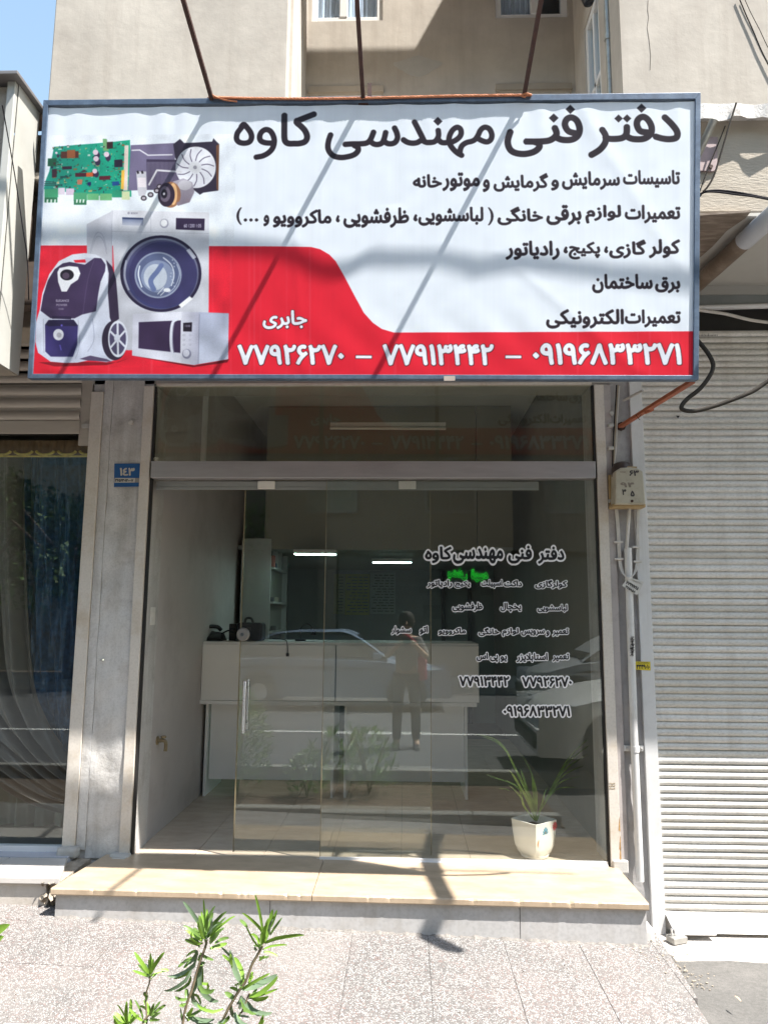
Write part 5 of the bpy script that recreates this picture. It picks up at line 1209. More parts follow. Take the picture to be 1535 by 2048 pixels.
obj('block',MB().box(-.05,.05,-.035,.035,0,.035),mat('dull_steel',(.33,.32,.30),.5,.15,20,metal=.4),None,bev=.004,base=(0,0,0))
blk=bpy.data.objects['block']; blk.parent=pk; pk.location=(q.x+.015,-.12,-.378); pk.rotation_euler=(0,0,R(22))
b3=obj('shackle',MB().tube([(-.03,0,.03),(-.035,.0,.075),(-.015,.0,.085),(-.005,0,.03)],.006,8),chrome,None,smooth=True,base=(0,0,0)); b3.parent=pk
q=at(1354,834,'y',.0); sc2=obj('sticker_scrap',MB().extr([(q.x-.012,q.y-.004,q.z+.008),(q.x+.014,q.y-.004,q.z+.008),(q.x,q.y-.004,q.z-.012)],(0,.001,0)),ink,rs)
m=MB()
for k in range(13):
    x_=1397+k*2.9; m.extr([at(x_,672,'y',-.004),at(x_+1.6,672,'y',-.004),at(x_+1.8,667+rnd.uniform(-1,2),'y',-.004)],(0,.001,0))
obj('marker_scrawl',m,ink,rs)
# ================================================================== meter box and conduit on the right pillar
mtb=thing('meter_box',at(1258,1012,'y',-.0),'yellowed plastic electricity meter box with handwritten digits on the right pillar','meter box')
yf=-.145
q0=at(1228,1012,'y',yf);q1=at(1292,1012,'y',yf); zt_=at(1258,934,'y',yf).z; zb_=q0.z
x0,x1=q0.x,q1.x
pr_=[(x0+.004,zb_+.012),(x1-.004,zb_+.012),(x1-.012,zt_-.028),(x1-.045,zt_-.006),((x0+x1)/2+.01,zt_),(x0+.05,zt_-.004),(x0+.014,zt_-.026)]
m=MB().extr([(x,yf,z) for x,z in pr_],(0,.105,0)); obj('cover',m,boxm,mtb,bev=.009)
obj('base',MB().box(x0-.004,x1+.006,yf+.03,-.012,zb_-.004,zb_+.020),boxe,mtb,bev=.006); obj('back',MB().box(x0+.0,x1-.004,yf+.106,-.012,zb_+.021,zt_-.03),boxe,mtb,bev=.004)
dm=MB().lathe([(.0,.05),(.03,.047),(.055,.035),(.068,.005),(.07,-.05)],((x0+x1)/2-.02,-.068,zt_+.0),18); obj('dome',dm,mat('dark_bakelite',(.05,.035,.03),.4,.3,20),mtb,smooth=True)
q=at(1263,1002,'y',yf-.002); obj('screw',MB().lathe([(.0,-.004),(.008,-.004),(.009,.002)],q,12,axis='y'),rust,mtb)
obj('seal_strip',MB().box((x0+x1)/2-.03,(x0+x1)/2+.055,-.135,-.10,zt_-.006,zt_+.006),boxe,mtb,bev=.002)
mk=mat('marker_ink',(.045,.04,.042),.6,.3,60); mkf=mat('faded_marker',(.20,.17,.14),.7,.3,40)
def dec(wd,box,y,m,par,name='lettering',th=.0005):
    a0,b0,a1,b1=box; A=at(a0,b0,'y',y);B=at(a1,b0,'y',y);C_=at(a0,b1,'y',y)
    return flat_text(name,wd,lambda u,v:A+(B-A)*u+(C_-A)*v,m,par,False,th)
s=140/1535.0; zz=lambda a,b,c,d:(1180+a*s,920+b*s,1180+c*s,920+d*s)
dec('۶۳',zz(845,225,1055,350),yf-.0015,mk,mtb); dec('۹۴',zz(650,490,960,600),yf-.0015,mkf,mtb); dec('۳',zz(690,640,780,770),yf-.0015,mk,mtb); dec('۵',zz(870,670,960,800),yf-.0015,mk,mtb)
dec('POWER',zz(645,250,775,280),yf-.0015,mkf,mtb); 
cd_=thing('conduit',(1.46,-.03,-.3),'white vertical conduit pipe clamped to the right pillar below the meter box','pipe')
def onx(px,py,y): return at(px,py,'y',y)
u0,u1=onx(1258,1014,-.05),onx(1252,1098,-.045)
obj('upper_pipe',MB().tube([u0,u1],.0105,12),cablew,cd_,smooth=True)
l0,l1,l2=onx(1254.5,1096,-.035),onx(1268,1500,-.035),onx(1279,1762,-.035)
obj('lower_pipe',MB().tube([l0,l1],.0235,18).tube([l1,l2],.0235,18),guide,cd_,smooth=True)
q=onx(1269,1498,-.035); 
obj('clamp',MB().tube([q+Vector((0,0,-.018)),q+Vector((0,0,.018))],.0265,16).box(q.x-.062,q.x+.062,-.016,-.009,q.z-.017,q.z+.017),guide,cd_,bev=.001)
for s_ in (-1,1): obj('screw',MB().lathe([(.0,-.026),(.007,-.024),(.008,-.016)],(q.x+s_*.046,0,q.z),8,axis='y'),steelp,cd_)
cw=thing('cable_bundle',(1.42,-.02,1.7),'thin white cables looping below the meter box around the conduit','cable')
for k in range(4):
    o=k*1.6
    P=[onx(1229+o,1016,-.03),onx(1233+o,1060,-.028),onx(1235+o,1105,-.026-.003*k),onx(1237+o,1128,-.028),onx(1243+o*.8,1146+o*.3,-.045),onx(1254,1154+o*.8,-.072),onx(1266-o*.5,1150+o*.5,-.055),onx(1275-o,1132,-.03),onx(1277-o,1100,-.026),onx(1276-o*.8,1060,-.028),onx(1278-o,1016,-.03)]
    obj('wire',MB().tube(catmull(P,6),.0032,6),cablew,cw,smooth=True)
for k in range(2): obj('wire',MB().tube(catmull([onx(1232+3*k,770,-.03),onx(1229+2*k,820,-.03),onx(1226+3*k,870,-.028),onx(1224+2*k,930,-.03),onx(1227+k,960,-.03)],6),.004,6),cablem if k==0 else mat('tan_cable',(.30,.25,.17),.6),cw,smooth=True)
obj('wire',MB().tube(catmull([onx(1238,772,-.03),onx(1236,800,-.03),onx(1233,850,-.03),onx(1231,900,-.03),onx(1226,938,-.03)],6),.0035,6),cablew,cw,smooth=True)
for (px,py) in ((1236,1084),(1237,1118),(1271,1094),(1274,1123)):
    q=onx(px,py,-.03); obj('cleat',MB().box(q.x-.028,q.x+.028,-.038,-.018,q.z-.007,q.z+.007),cablew,cw,bev=.004)
obj('wire',MB().tube(catmull([onx(1269,1340,-.024),onx(1268,1400,-.024),onx(1270,1440,-.024),onx(1272,1478,-.026)],5),.0028,6),cablew,cw,smooth=True)
tg=thing('paper_tag',onx(1270,1172,-.06),'small white printed tag hanging askew below the meter box cables','tag')
P=[(1243,1171),(1254,1157),(1263,1156),(1287,1164),(1274,1190),(1262,1185)]
obj('card',MB().extr([onx(a,b,-.064) for a,b in P],(0,.001,0)),mat('card',(.56,.55,.52),.6,.05,20),tg)
def skewtext(wd,p0,p1,p2,y,m,par):
    A=onx(*p0,y);B=onx(*p1,y);C_=onx(*p2,y); return flat_text('lettering',wd,lambda u,v:A+(B-A)*u+(C_-A)*v,m,par,False,.0004)
skewtext('۷۷۹۹۱۷۶۵',(1253,1161),(1277,1175),(1250,1167),-.0655,ink,tg); skewtext('۷۷۵۸۵۸',(1251,1170),(1271,1182),(1248.5,1175),-.0655,ink,tg)
for k in range(2): skewtext('تعمیرات',(1262+3*k,1158.5+2.5*k),(1280+2*k,1165+2.6*k),(1261.4+3*k,1160+2.5*k),-.0655,mkf,tg)
yst=thing('yellow_sticker',onx(1285,1331,-.024),'small yellow telephone number sticker on the right pillar','sticker')
P=[(1270,1323),(1299.5,1323.5),(1300,1341),(1269.5,1339)]; obj('label',MB().extr([onx(a,b,-.0245) for a,b in P],(0,.001,0)),mat('yellow_label',(.62,.50,.03),.5,.05,20),yst)
dec('۴۴۴۹۰۱۰',(1271.5,1329,1298,1338),-.0252,ink,yst); dec('تعمیرات',(1272,1324.3,1284,1327),-.0252,ink,yst); dec('ساختمان',(1285,1324.5,1297,1327.2),-.0252,ink,yst)
st2=thing('faded_sticker',onx(1223,1572,-.03),'faded brownish print sticker low on the cream strip right of the glass','sticker')
for k,wd in enumerate(('تعمیرات','لوازم','تاسیسات')): dec(wd,(1216.5,1565+5*k,1229,1569+5*k),-.0292,mat('brown_print',(.30,.22,.12),.7,.2,60),st2)
scr=thing('marker_note',onx(1262,1288,-.062),'black handwriting running down the white conduit','handwriting')
for k in range(5): flat_text('lettering',('سرویس','تعمیر','اتو')[k%3],lambda u,v,k=k: onx(1258,1273+7*k,-.0605)+Vector(((v)*.03,0,-u*.035)),mk,scr,False,.0004)
# street number plate
npl=thing('number_plate',onx(253,950,-.02),'blue and white street number plate on the left pillar','number plate')
yp=-.022; c_=[onx(x_,y_,yp) for x_,y_ in ((228,974),(279,973),(280.5,927),(229,927))]
obj('plate',MB().extr(c_,(0,.004,0)),mat('blue_enamel',(.012,.085,.26),.35,.06,10),npl,bev=.001)
obj('white_band',MB().extr([onx(x_,y_,yp-.0006) for x_,y_ in ((229,965.5),(270,965),(270.5,956),(229.5,956))],(0,.0005,0)),mat('white_enamel',(.52,.50,.46),.4,.05,10),npl)
obj('grey_band',MB().extr([onx(x_,y_,yp-.0006) for x_,y_ in ((270.3,965),(279.5,965),(280,956),(270.8,956))],(0,.0005,0)),mat('grey_enamel',(.26,.25,.24),.4,.05,10),npl)
dec('۱٤۳',(240,935.5,270,951.5),yp-.0012,mat('number_white',(.55,.52,.46),.5),npl); dec('۳۶۵۶۳-۱۴-۰۰۷',(230.5,958,267,963.5),yp-.0016,ink,npl)
# ================================================================== left neighbour: curtained window, raised shutter, metal sign box
nw=thing('neighbour_window',(-2.6,0,.02),'neighbouring shop window dressed with taupe swag and blue satin curtains','shop window')
obj('pane',MB().box(-4.6,-2.146,.02,.03,.06,2.9),glassN,nw)
obj('sill_bar',MB().box(-4.6,-2.14,.0,.05,.014,.062),aluw,nw,bev=.003)
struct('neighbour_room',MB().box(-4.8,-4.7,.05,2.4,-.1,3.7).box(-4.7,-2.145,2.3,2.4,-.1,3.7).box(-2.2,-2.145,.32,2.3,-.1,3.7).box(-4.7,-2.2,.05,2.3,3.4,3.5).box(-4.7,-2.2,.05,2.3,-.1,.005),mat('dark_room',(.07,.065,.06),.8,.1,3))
taupe=mat('taupe_satin',(.135,.115,.10),.5,.12,8); bluec=mat('blue_satin',(.012,.045,.10),.4,.3,30,c2=(.022,.07,.15)); sheer=mat('pale_sheer',(.22,.25,.21),.8,.08,12); gold=mat('gold_brocade',(.55,.40,.07),.45,.3,40)
cu1=thing('drapery',(-2.7,.25,.4),'taupe satin drape sweeping down to the right behind the neighbouring window','curtain')
def between(Lc,Rc,y0,fold):
    A_=[at(px,py,'y',y0) for px,py in Lc]; B_=[at(px,py,'y',y0) for px,py in Rc]
    A_=catmull(A_,12); B_=catmull(B_,12); n_=min(len(A_),len(B_))-1
    def f(u,v):
        i=v*n_; i0=min(int(i),n_-1); t=i-i0
        p=A_[i0].lerp(A_[i0+1],t)*(1-u)+B_[i0].lerp(B_[i0+1],t)*u
        return p+Vector((0,fold(u,v),0))
    return f
fa=between([(-260,900),(-260,1100),(-230,1320),(-150,1450),(-40,1540),(60,1600),(150,1628)],[(46,900),(50,1100),(62,1340),(88,1440),(122,1500),(155,1540),(178,1556)],.16,lambda u,v:.055*math.sin(u*40+math.sin(v*5)*.8)+.02*math.sin(u*93+v*6))
obj('cloth',MB().grid(fa,170,90),taupe,cu1,smooth=True)
cu2=thing('blue_drape',(-2.4,.3,.5),'blue satin drape hanging at the right side of the neighbouring window','curtain')
fb=between([(44,900),(50,1150),(60,1330),(82,1440),(112,1510),(146,1572)],[(205,900),(205,1150),(200,1380),(188,1480),(170,1545),(152,1580)],.25,lambda u,v:.03*math.sin(u*17+v*6)+.016*math.sin(u*41-v*11)+.008*math.sin(u*80+v*37))
obj('cloth',MB().grid(fb,80,80),bluec,cu2,smooth=True)
cu3=thing('sheer_curtain',(-2.7,.4,.1),'pale green sheer curtain showing at the foot of the neighbouring window','curtain')
obj('cloth',MB().grid(lambda u,v:(-4.4+2.2*u,.50+.04*math.sin(u*95)+.015*math.sin(u*210),.05+2.5*v),300,3),sheer,cu3,smooth=True)
vl=thing('valance',(-2.8,.12,2.5),'golden scalloped brocade valance at the top of the neighbouring window','valance')
zv0,zv1=at(60,918,'y',.12).z,at(60,885,'y',.12).z
obj('band',MB().grid(lambda u,v:(-4.2+2.05*u,.06+.004*math.sin(u*260),zv0+(zv1-zv0)*v),200,2),mat('dark_brocade',(.16,.09,.04),.7,.2,20),vl)
m=MB(); pitch=at(121,918,'y',.11).x-at(78,918,'y',.11).x
for k in range(16):
    xc=at(142,910,'y',.11).x-(k-1)*pitch
    P=[(xc+pitch*.42*math.cos(a),.05,zv0+.045+.030*-math.sin(a)) for a in np.linspace(.15,math.pi-.15,10)]
    m.tube(P,.0095,6)
m.tube([(-4.2,.05,zv0+.004),(-2.16,.05,zv0+.004)],.007,6)
obj('scallop_trim',m,gold,vl,smooth=True)
nsh=thing('raised_shutter',(-2.8,.0,2.74),'half raised beige roller shutter over the neighbouring window','roller shutter')
m=MB(); pr2=[(0,0),(-.012,.006),(-.016,.03),(-.013,.058),(-.003,.066),(.002,.070),(.002,.088)]
m.grid(lambda u,v:(0 if u<.5 else 2.38,pr2[int(round(v*6))][0],pr2[int(round(v*6))][1]),1,6); me=mesh('slat',m,slatL,(0,0,0),True)
for i in range(7): inst('slat',me,nsh,(-4.6,-.002,2.735+.0885*(i+1)))
obj('bottom_rail',MB().box(-4.6,-2.215,-.014,.012,2.732,2.822),slatL,nsh,bev=.004)
q=at(180,852,'y',-.015); obj('latch',MB().lathe([(.0,-.006),(.016,-.005),(.018,0)],(q.x-.04,-.015,q.z),14,axis='y').box(q.x-.04,q.x,-.021,-.015,q.z-.015,q.z+.015),steelp,nsh)
obj('guide_rail',MB().box(-2.222,-2.148,-.006,.014,2.65,3.7),slatL,nsh)
# wall over the neighbour, roof edge with clay ridge, its sign box
nb=thing('neighbour_building',(-6,3,-.3),'low rendered neighbouring building with a clay tile edge, left of the sign','building')
obj('wall',MB().box(-9,XL-.002,-.70,-.45,3.20,4.40),concrete,nb,bev=.01); obj('wall',MB().box(-9,XL-.1,.05,.3,3.2,4.4),concrete,nb); obj('lower_wall',MB().box(-9,-4.62,.0,.3,-.2,3.7),concrete,nb)
obj('roof',MB().box(-9,XL-.002,-.72,5,4.401,4.44),concrete,nb)
obj('ledge',MB().box(-3.2,XL-.003,-.86,-.70,4.05,4.10),concrete,nb,bev=.008); obj('shadow_board',MB().box(-3.2,XL-.003,-.80,-.70,3.30,3.95),mat('gap_shade',(.10,.075,.06),.9,.2,12),nb)  # dark board painted as the shade in the gap below the ledge
tx=at(88,190,'y',-.80)
for k in range(3): 
    xx=tx.x-.04-.27*k
    obj('ridge_tile',MB().tube([(xx-.17,-.78,4.475),(xx+.09,-.80,4.485)],[.052,.060],14),tilecl,nb,smooth=True)
sbx=thing('sign_box',(-2.5,-1,2.8),'weathered grey sheet metal sign box at the left edge, seen end on','sign box')
# end wall faces the camera's right; far edge on the wall plane, near edge proud
fq,nq=at(62,450,'y',-.86),None
xb_=fq.x; zt2,zb3=at(64,222,'y',-.88).z,at(46,748,'y',-.88).z
yn=-1.09
obj('end_sheet',MB().hexa([(xb_-.004,yn,zb3),(xb_,yn,zb3),(xb_,-.86,zb3),(xb_-.004,-.86,zb3)],[(xb_-.004,yn,zt2),(xb_,yn,zt2),(xb_,-.86,zt2),(xb_-.004,-.86,zt2)]),sheet,sbx)
obj('post',MB().box(xb_-.05,xb_-.005,yn-.035,yn-.002,zb3,zt2),sheet,sbx,bev=.004)
obj('front_sheet',MB().box(-4.5,xb_-.052,yn-.012,yn-.002,zb3+.02,zt2-.02),concrete,sbx); obj('bottom_sheet',MB().box(-4.5,xb_-.006,yn+.001,-.862,zb3-.004,zb3),mat('box_underside',(.27,.24,.20),.8),sbx)
obj('cap',MB().hexa([(-4.5,yn-.09,zt2+.0),(xb_+.035,yn-.09,zt2+.0),(xb_+.035,-.80,zt2+.0),(-4.5,-.80,zt2)],[(-4.5,yn-.09,zt2+.022),(xb_+.035,yn-.09,zt2+.022),(xb_+.035,-.80,zt2+.022),(-4.5,-.80,zt2+.022)]),sheetd,sbx,bev=.003)
wire=thing('cable',at(40,400,'y',-1.15),'thin dark cable hanging diagonally in front of the left sign box','cable')
q=thing
obj('wire',MB().tube(catmull([at(5,210,'y',-1.5),at(14,260,'y',-1.42),at(30,350,'y',-1.3),at(45,450,'y',-1.2),at(55,520,'y',-1.1),at(58,600,'y',-1.0)],6),.003,6),cablem,wire,smooth=True)
# drain pipe on the right bay, thin cables on the lit wall, crack
dr=thing('drain_pipe',(1.19,-.75,4.4),'grey vertical drain pipe in the corner beside the right bay','pipe')
yq=-.70; q0=at(1211,0,'y',yq);q1=at(1221,190,'y',yq)
xq=(q0.x+q1.x)/2
obj('pipe',MB().tube([(xq,yq,4.2),(xq,yq,7.6)],.019,14),galv,dr,smooth=True); q=at(1216,75,'y',yq); obj('collar',MB().tube([(xq,yq,q.z-.02),(xq,yq,q.z+.02)],.0235,14),galv,dr,smooth=True)
q=at(1190,2,'y',-.45); lmp=thing('dark_bowl_lamp',q,'small dark rounded fitting at the top of the side wall of the right bay','lamp'); obj('bowl',MB().lathe([(.0,-.03),(.03,-.02),(.045,.02),(.03,.05)],(XR-.05,q.y,q.z),14),blackp,lmp,smooth=True)
for k,(l,r_) in enumerate((([(1476,-6),(1490,28),(1505,62),(1520,98),(1545,150)],.0035),([(1486,-6),(1500,25),(1518,60),(1532,90),(1550,120)],.002))):
    cab('cable',A(l,YF-.012),r_,cableg,('thicker' if k==0 else 'thinner')+' of the two thin cables slanting over the lit wall at top right',6)
crk=MB(); P=[(1295,0),(1294,20),(1296,35),(1293,55),(1297,80),(1300,110),(1299,140)]
for a,b in zip(P,P[1:]): crk.extr([at(a[0]-.5,a[1],'y',YF-.0012),at(a[0]+.6,a[1],'y',YF-.0012),at(b[0]+.5,b[1],'y',YF-.0012),at(b[0]-.4,b[1],'y',YF-.0012)],(0,.001,0))
obj('wall_crack',crk,mat('crack',(.13,.11,.09),.9),bld)
# patch on the recessed wall
m=MB(); c=at(835,132,'y',.148)
m.extr([(c.x+.17*math.cos(t)*(1+.2*math.sin(3*t)),.1485,c.z+.075*math.sin(t)*(1+.2*math.cos(4*t))) for t in np.linspace(0,2*math.pi,22)[:-1]],(0,.0012,0)); obj('filler_patch',m,mat('filler',(.40,.385,.36),.85,.05,14),bld)
# ================================================================== out of frame, placed by their shadows: unseen arm over the step; street cable
S_=SUN/SUN.z
def up(p,h): return Vector(p)+S_*h
bA=at(862,1748,'z',0.0); bB=at(892,1808,'z',0.0); bC=at(905,1908,'z',-.21)
lb_=thing('shadow_arm',up(bA,4.05),'unseen dark steel arm over the pavement, placed for its shadow on the step','shadow arm')
h0=4.05
a=up(bA,h0)+Vector((0,.40,-.05)); b=up(bA,h0); c=up(bB,h0-.02); d=up(bC,h0-.1)
obj('arm',MB().bar(a,b,.07,.05).bar(b,c,.085,.06).bar(c,d,.10,.06),rust,lb_,bev=.004); 
ov=thing('overhead_cable',up(onsign(700,500),5),'thick bundle of street cables slung high above the pavement','cable')
P=[up(onsign(x_,y_),1.55) for x_,y_ in ((-300,440),(-60,455),(80,466),(190,462),(300,474),(420,482),(560,497),(640,530),(690,535),(745,512),(860,508),(925,520),(960,532),(1050,520),(1180,530),(1280,545),(1390,560),(1500,575),(1800,600))]
obj('bundle',MB().tube(catmull(P,8),.010,10),cablem,ov,smooth=True)
P2_=[p+Vector((0,.004,.006+.010*math.sin(i*1.7))) for i,p in enumerate(P)]; obj('bundle',MB().tube(catmull(P2_,8),.006,8),cablem,ov,smooth=True)
P=[at(400,1400,'y',-2.2)]
# ================================================================== oleanders in the planting bed
olg=[mat('oleander_leaf',(.115,.20,.045),.38,.2,20,c2=(.15,.25,.06)),mat('oleander_young_leaf',(.21,.36,.05),.45,.15,20),mat('oleander_blue_leaf',(.17,.245,.15),.32,.15,20)]
for m_ in olg:    # leaves let a little light through
    t=m_.node_tree; N=t.nodes; L=t.links; b=N['Principled BSDF']; out=N['Material Output']
    tr=N.new('ShaderNodeBsdfTranslucent'); src=b.inputs['Base Color'].links[0].from_socket; L.new(src,tr.inputs[0]); mx=N.new('ShaderNodeMixShader'); mx.inputs[0].default_value=.30
    L.new(b.outputs[0],mx.inputs[1]); L.new(tr.outputs[0],mx.inputs[2]); L.new(mx.outputs[0],out.inputs[0])
stemm=mat('oleander_stem',(.20,.155,.10),.7,.25,30); stemy=mat('oleander_young_stem',(.30,.30,.10),.6,.2,30)
s3=3.489; oz=lambda x,y:(200+x/s3,1780+y/s3)
YO=-2.1
def ol_leaf(par,bx,by,tx_,ty_,k,bend=0,wd=.021,y0=YO,dy=None):
    dy=rnd.uniform(-.05,.05) if dy is None else dy
    a=at(*oz(bx,by),'y',y0); b=at(*oz(tx_,ty_),'y',y0+dy); 
    d=(b-a); side=Vector((d.z,0,-d.x)).normalized(); mid=(a+b)/2+side*bend*d.length+Vector((0,dy*.3,0))
    return blade(par,[a,a*.35+mid*.65+(mid-(a+b)/2)*.2,mid*.35+b*.65+(mid-(a+b)/2)*.2,b],wd*.58,olg[k],'leaf',6,tw=rnd.uniform(-.7,.7),nrm0=Vector((0,-1,.5)))
def ol_plant(loc,label,stems,leaves,y0=YO):
    t=thing('oleander',loc,label,'shrub','oleanders in the kerbside bed')
    for P,r,k in stems: obj('stem',MB().tube(catmull([at(*oz(x,y),'y',y0) for x,y in P],5),[r]*0 or r,7),stemm if k==0 else stemy,t,smooth=True)
    for l in leaves: ol_leaf(t,*l[:5],*(l[5:6] or (0,)),*(l[6:7] or (.021,)),y0=y0)
    for l in leaves:
        if rnd.rand()<.62:
            a_=rnd.normal(0,.38); dx,dy_=l[2]-l[0],l[3]-l[1]; q=rnd.uniform(.55,.85); k_=(0,2,1)[rnd.randint(3)] if l[4]!=1 else 1
            ol_leaf(t,l[0]+rnd.normal(0,5),l[1]+rnd.uniform(0,22),l[0]+q*(dx*math.cos(a_)-dy_*math.sin(a_)),l[1]+q*(dx*math.sin(a_)+dy_*math.cos(a_)),k_,rnd.normal(0,.08),.017,y0=y0,dy=rnd.uniform(-.09,.09))
    return t
base=lambda x: Vector((at(*oz(x,935),'y',YO).x,YO,-.24))
# main, middle stem
ol_plant(base(590),'tall oleander shoot with a dense leafy crown, in the middle of the foreground plants',
 [([(560,1250),(570,1100),(578,935),(605,800),(640,700),(680,560),(705,480),(735,400),(745,350)],.0045,0)],
 [(735,345,722,62,1,0,.020),(715,270,580,80,2,.05,.022),(735,340,690,175,0,.02,.02),(740,250,805,112,0,-.06,.022),(735,330,745,130,1,0,.018),(745,340,790,155,0,-.05,.02),(750,330,885,150,0,-.10,.021),(765,345,945,182,1,-.08,.022),(770,380,870,265,0,-.1,.024),(765,370,835,290,0,.0,.026),(765,410,888,372,1,.05,.023),(800,375,900,338,0,-.05,.018),(720,345,650,265,0,.05,.02),(715,360,598,282,1,-.05,.02),(700,385,592,345,0,.1,.024),(700,330,582,250,0,.1,.018),(740,330,830,220,0,.02,.022),(755,320,880,190,0,-.02,.018),(730,300,700,180,1,0,.018),(745,290,755,160,0,0,.018),
  (670,415,468,600,2,-.28,.026),(680,420,607,520,2,-.1,.024),(700,440,795,488,0,.12,.016),(640,470,545,540,0,.1,.017),(700,490,625,740,2,-.08,.036),(640,545,447,700,2,-.20,.022),(635,600,520,705,0,-.2,.018),(705,575,828,775,2,.30,.032),(690,650,800,690,0,.2,.026),(650,710,765,850,2,.28,.026),(610,760,525,740,0,-.1,.016),(600,790,555,800,0,-.1,.018),(595,860,800,900,2,.15,.026),(640,880,790,930,2,.15,.022),(600,900,650,820,1,0,.022),(605,915,660,870,1,.05,.016),(580,920,560,820,0,0,.008),(700,520,730,515,0,0,.02),(605,760,600,690,0,0,.024),(690,480,700,445,0,0,.02)])
ol_plant(base(820),'oleander with a forked pale stem, on the right of the foreground plants',
 [([(760,1200),(800,1000),(850,920),(900,820),(965,710),(1015,640),(1060,520),(1095,460),(1130,395)],.0048,0),([(1015,640),(1060,520),(1095,460),(1132,390)],.0042,1),([(985,860),(1010,800),(1030,750),(1045,720)],.003,0)],
 [(1135,290,1082,32,1,.03,.017),(1110,400,1018,240,1,-.05,.014),(1025,250,975,205,0,.0,.022),(1150,365,1205,135,1,.02,.034),(1190,260,1235,140,1,.02,.022),(1190,310,1272,192,0,-.03,.014),(1150,370,1425,315,1,-.09,.022),(1135,415,1305,385,1,-.04,.012),(1110,465,1180,462,0,.1,.012),(1100,400,1070,390,0,0,.01),(1130,380,1150,250,1,0,.024),(1120,390,1130,280,1,0,.016),
  (985,650,905,420,2,-.05,.032),(1000,640,935,470,1,.05,.026),(930,500,845,400,2,.12,.018),(920,520,912,445,1,0,.018),(985,690,1235,590,2,.10,.040),(1040,740,1240,598,1,.12,.028),(1000,670,990,590,0,0,.024),(1050,740,1160,705,0,.1,.018),(1060,755,1175,740,1,.05,.026),(965,700,905,680,1,-.1,.018),(940,760,870,715,0,.05,.026),(980,740,1140,870,2,.15,.030),(1000,760,1200,855,2,.22,.026),(960,800,1000,760,2,.05,.028),(920,800,930,890,2,.08,.030),(940,855,1030,935,2,.2,.030),(905,880,850,930,0,-.1,.024),(960,880,1045,890,2,.1,.014),(870,900,820,930,2,.0,.024),(860,830,680,795,1,-.12,.016),(1100,960,1140,870,1,.05,.022),(1040,640,1065,570,1,0,.02),(1010,820,1080,830,0,.1,.016),(1000,640,955,650,0,0,.018)])
ol_plant(base(300),'small oleander sprout with a star of bright young leaves, left of the taller shoots',
 [([(300,1150),(300,935),(330,890),(345,870)],.003,0),([(330,1000),(325,850),(320,740),(345,650),(352,600)],.0028,0)],
 [(350,590,355,440,1,0,.020),(345,580,240,432,1,.05,.022),(355,585,452,432,1,-.05,.022),(340,600,265,520,0,.05,.014),(338,605,228,562,1,-.08,.016),(365,600,480,565,1,-.1,.020),(355,590,375,480,1,0,.016),(350,590,340,480,1,0,.014),(370,605,400,580,0,0,.016),
  (325,770,335,735,0,0,.022),(325,740,310,710,0,0,.018),(340,880,305,770,1,.05,.016),(350,880,380,790,0,0,.018),(355,880,425,778,0,-.05,.018),(360,885,460,805,0,-.05,.020),(350,890,420,900,0,.1,.012),(340,900,300,920,0,0,.012),(300,900,240,765,0,.1,.012),(330,850,318,780,1,0,.02),(350,860,375,800,1,0,.015)])
ol_plant(base(190),'lowest oleander tuft at the bottom edge of the picture',
 [([(190,1150),(190,1000),(195,935)],.003,0)],
 [(195,930,190,775,1,0,.022),(200,930,215,760,1,0,.020),(190,935,100,860,1,.06,.026),(185,935,118,800,1,.04,.012),(205,930,245,850,0,0,.016),(210,935,275,870,1,-.05,.022),(200,935,235,870,1,0,.018),(185,940,150,880,0,0,.02)])
# bush tip at the left edge
t=thing('bush',(at(-15,1960,'y',-1.9).x-.2,-1.9,-.24),'broad leaved green bush just entering at the left edge','shrub')
obj('stem',MB().tube([(at(-40,2000,'y',-1.9).x,-1.9,-.24),at(-30,1900,'y',-1.9)],.006,7),stemm,t,smooth=True)
for (b0_,t0_) in (((-40,1890),(20,1849)),((-40,1905),(8,1873)),((-50,1880),(-10,1838)),((-40,1900),(-15,1930))):
    a=at(*b0_,'y',-1.9);b=at(*t0_,'y',-1.92); blade(t,[a,(a+b)/2+Vector((0,0,.008)),b],.04,olg[1],'leaf',6)
# more planting along the bed (seen in the glass)
def scatter_shrub(name,x,y,z0,h,rad,n,label,cat,leaf=.07,wd=.02,mats_=(0,1,2),grp=None,trunk=.008):
    t=thing(name,(x,y,z0),label,cat,grp); 
    st_=MB()
    for k in range(7):
        a_=rnd.uniform(0,6.28); st_.tube(catmull([(x,y,z0),(x+rad*.3*math.cos(a_),y+rad*.3*math.sin(a_),z0+h*.5),(x+rad*.7*math.cos(a_),y+rad*.7*math.sin(a_),z0+h*.9)],4),trunk,6)
    obj('stems',st_,stemm,t)
    for mi in mats_:
        L_=MB()
        for k in range(n//len(mats_)):
            a_=rnd.uniform(0,6.28); r_=rad*rnd.uniform(.1,1)**.6; zz_=z0+h*(.15+.85*rnd.rand()); f=math.sin(math.pi*min(1,(zz_-z0)/h*.9+.1))**.5
            c=Vector((x+r_*f*math.cos(a_),y+r_*f*math.sin(a_),zz_)); d=Vector((math.cos(a_)*.7+rnd.normal()*.4,math.sin(a_)*.7+rnd.normal()*.4,rnd.uniform(-.2,1))).normalized()
            s_=d.cross(Vector((rnd.normal(),rnd.normal(),rnd.normal()))).normalized(); l=leaf*rnd.uniform(.7,1.3); w_=wd*rnd.uniform(.7,1.2)
            L_.add([c-s_*w_*.15,c+d*l*.45-s_*w_/2,c+d*l,c+d*l*.45+s_*w_/2],[[0,1,2,3]])
        obj('foliage',L_,olg[mi],t,stuff=True)
    return t
scatter_shrub('bush',-1.62,-2.45,-.24,1.0,.30,1600,'rounded dense bush in the planting bed, left of the oleanders','shrub')
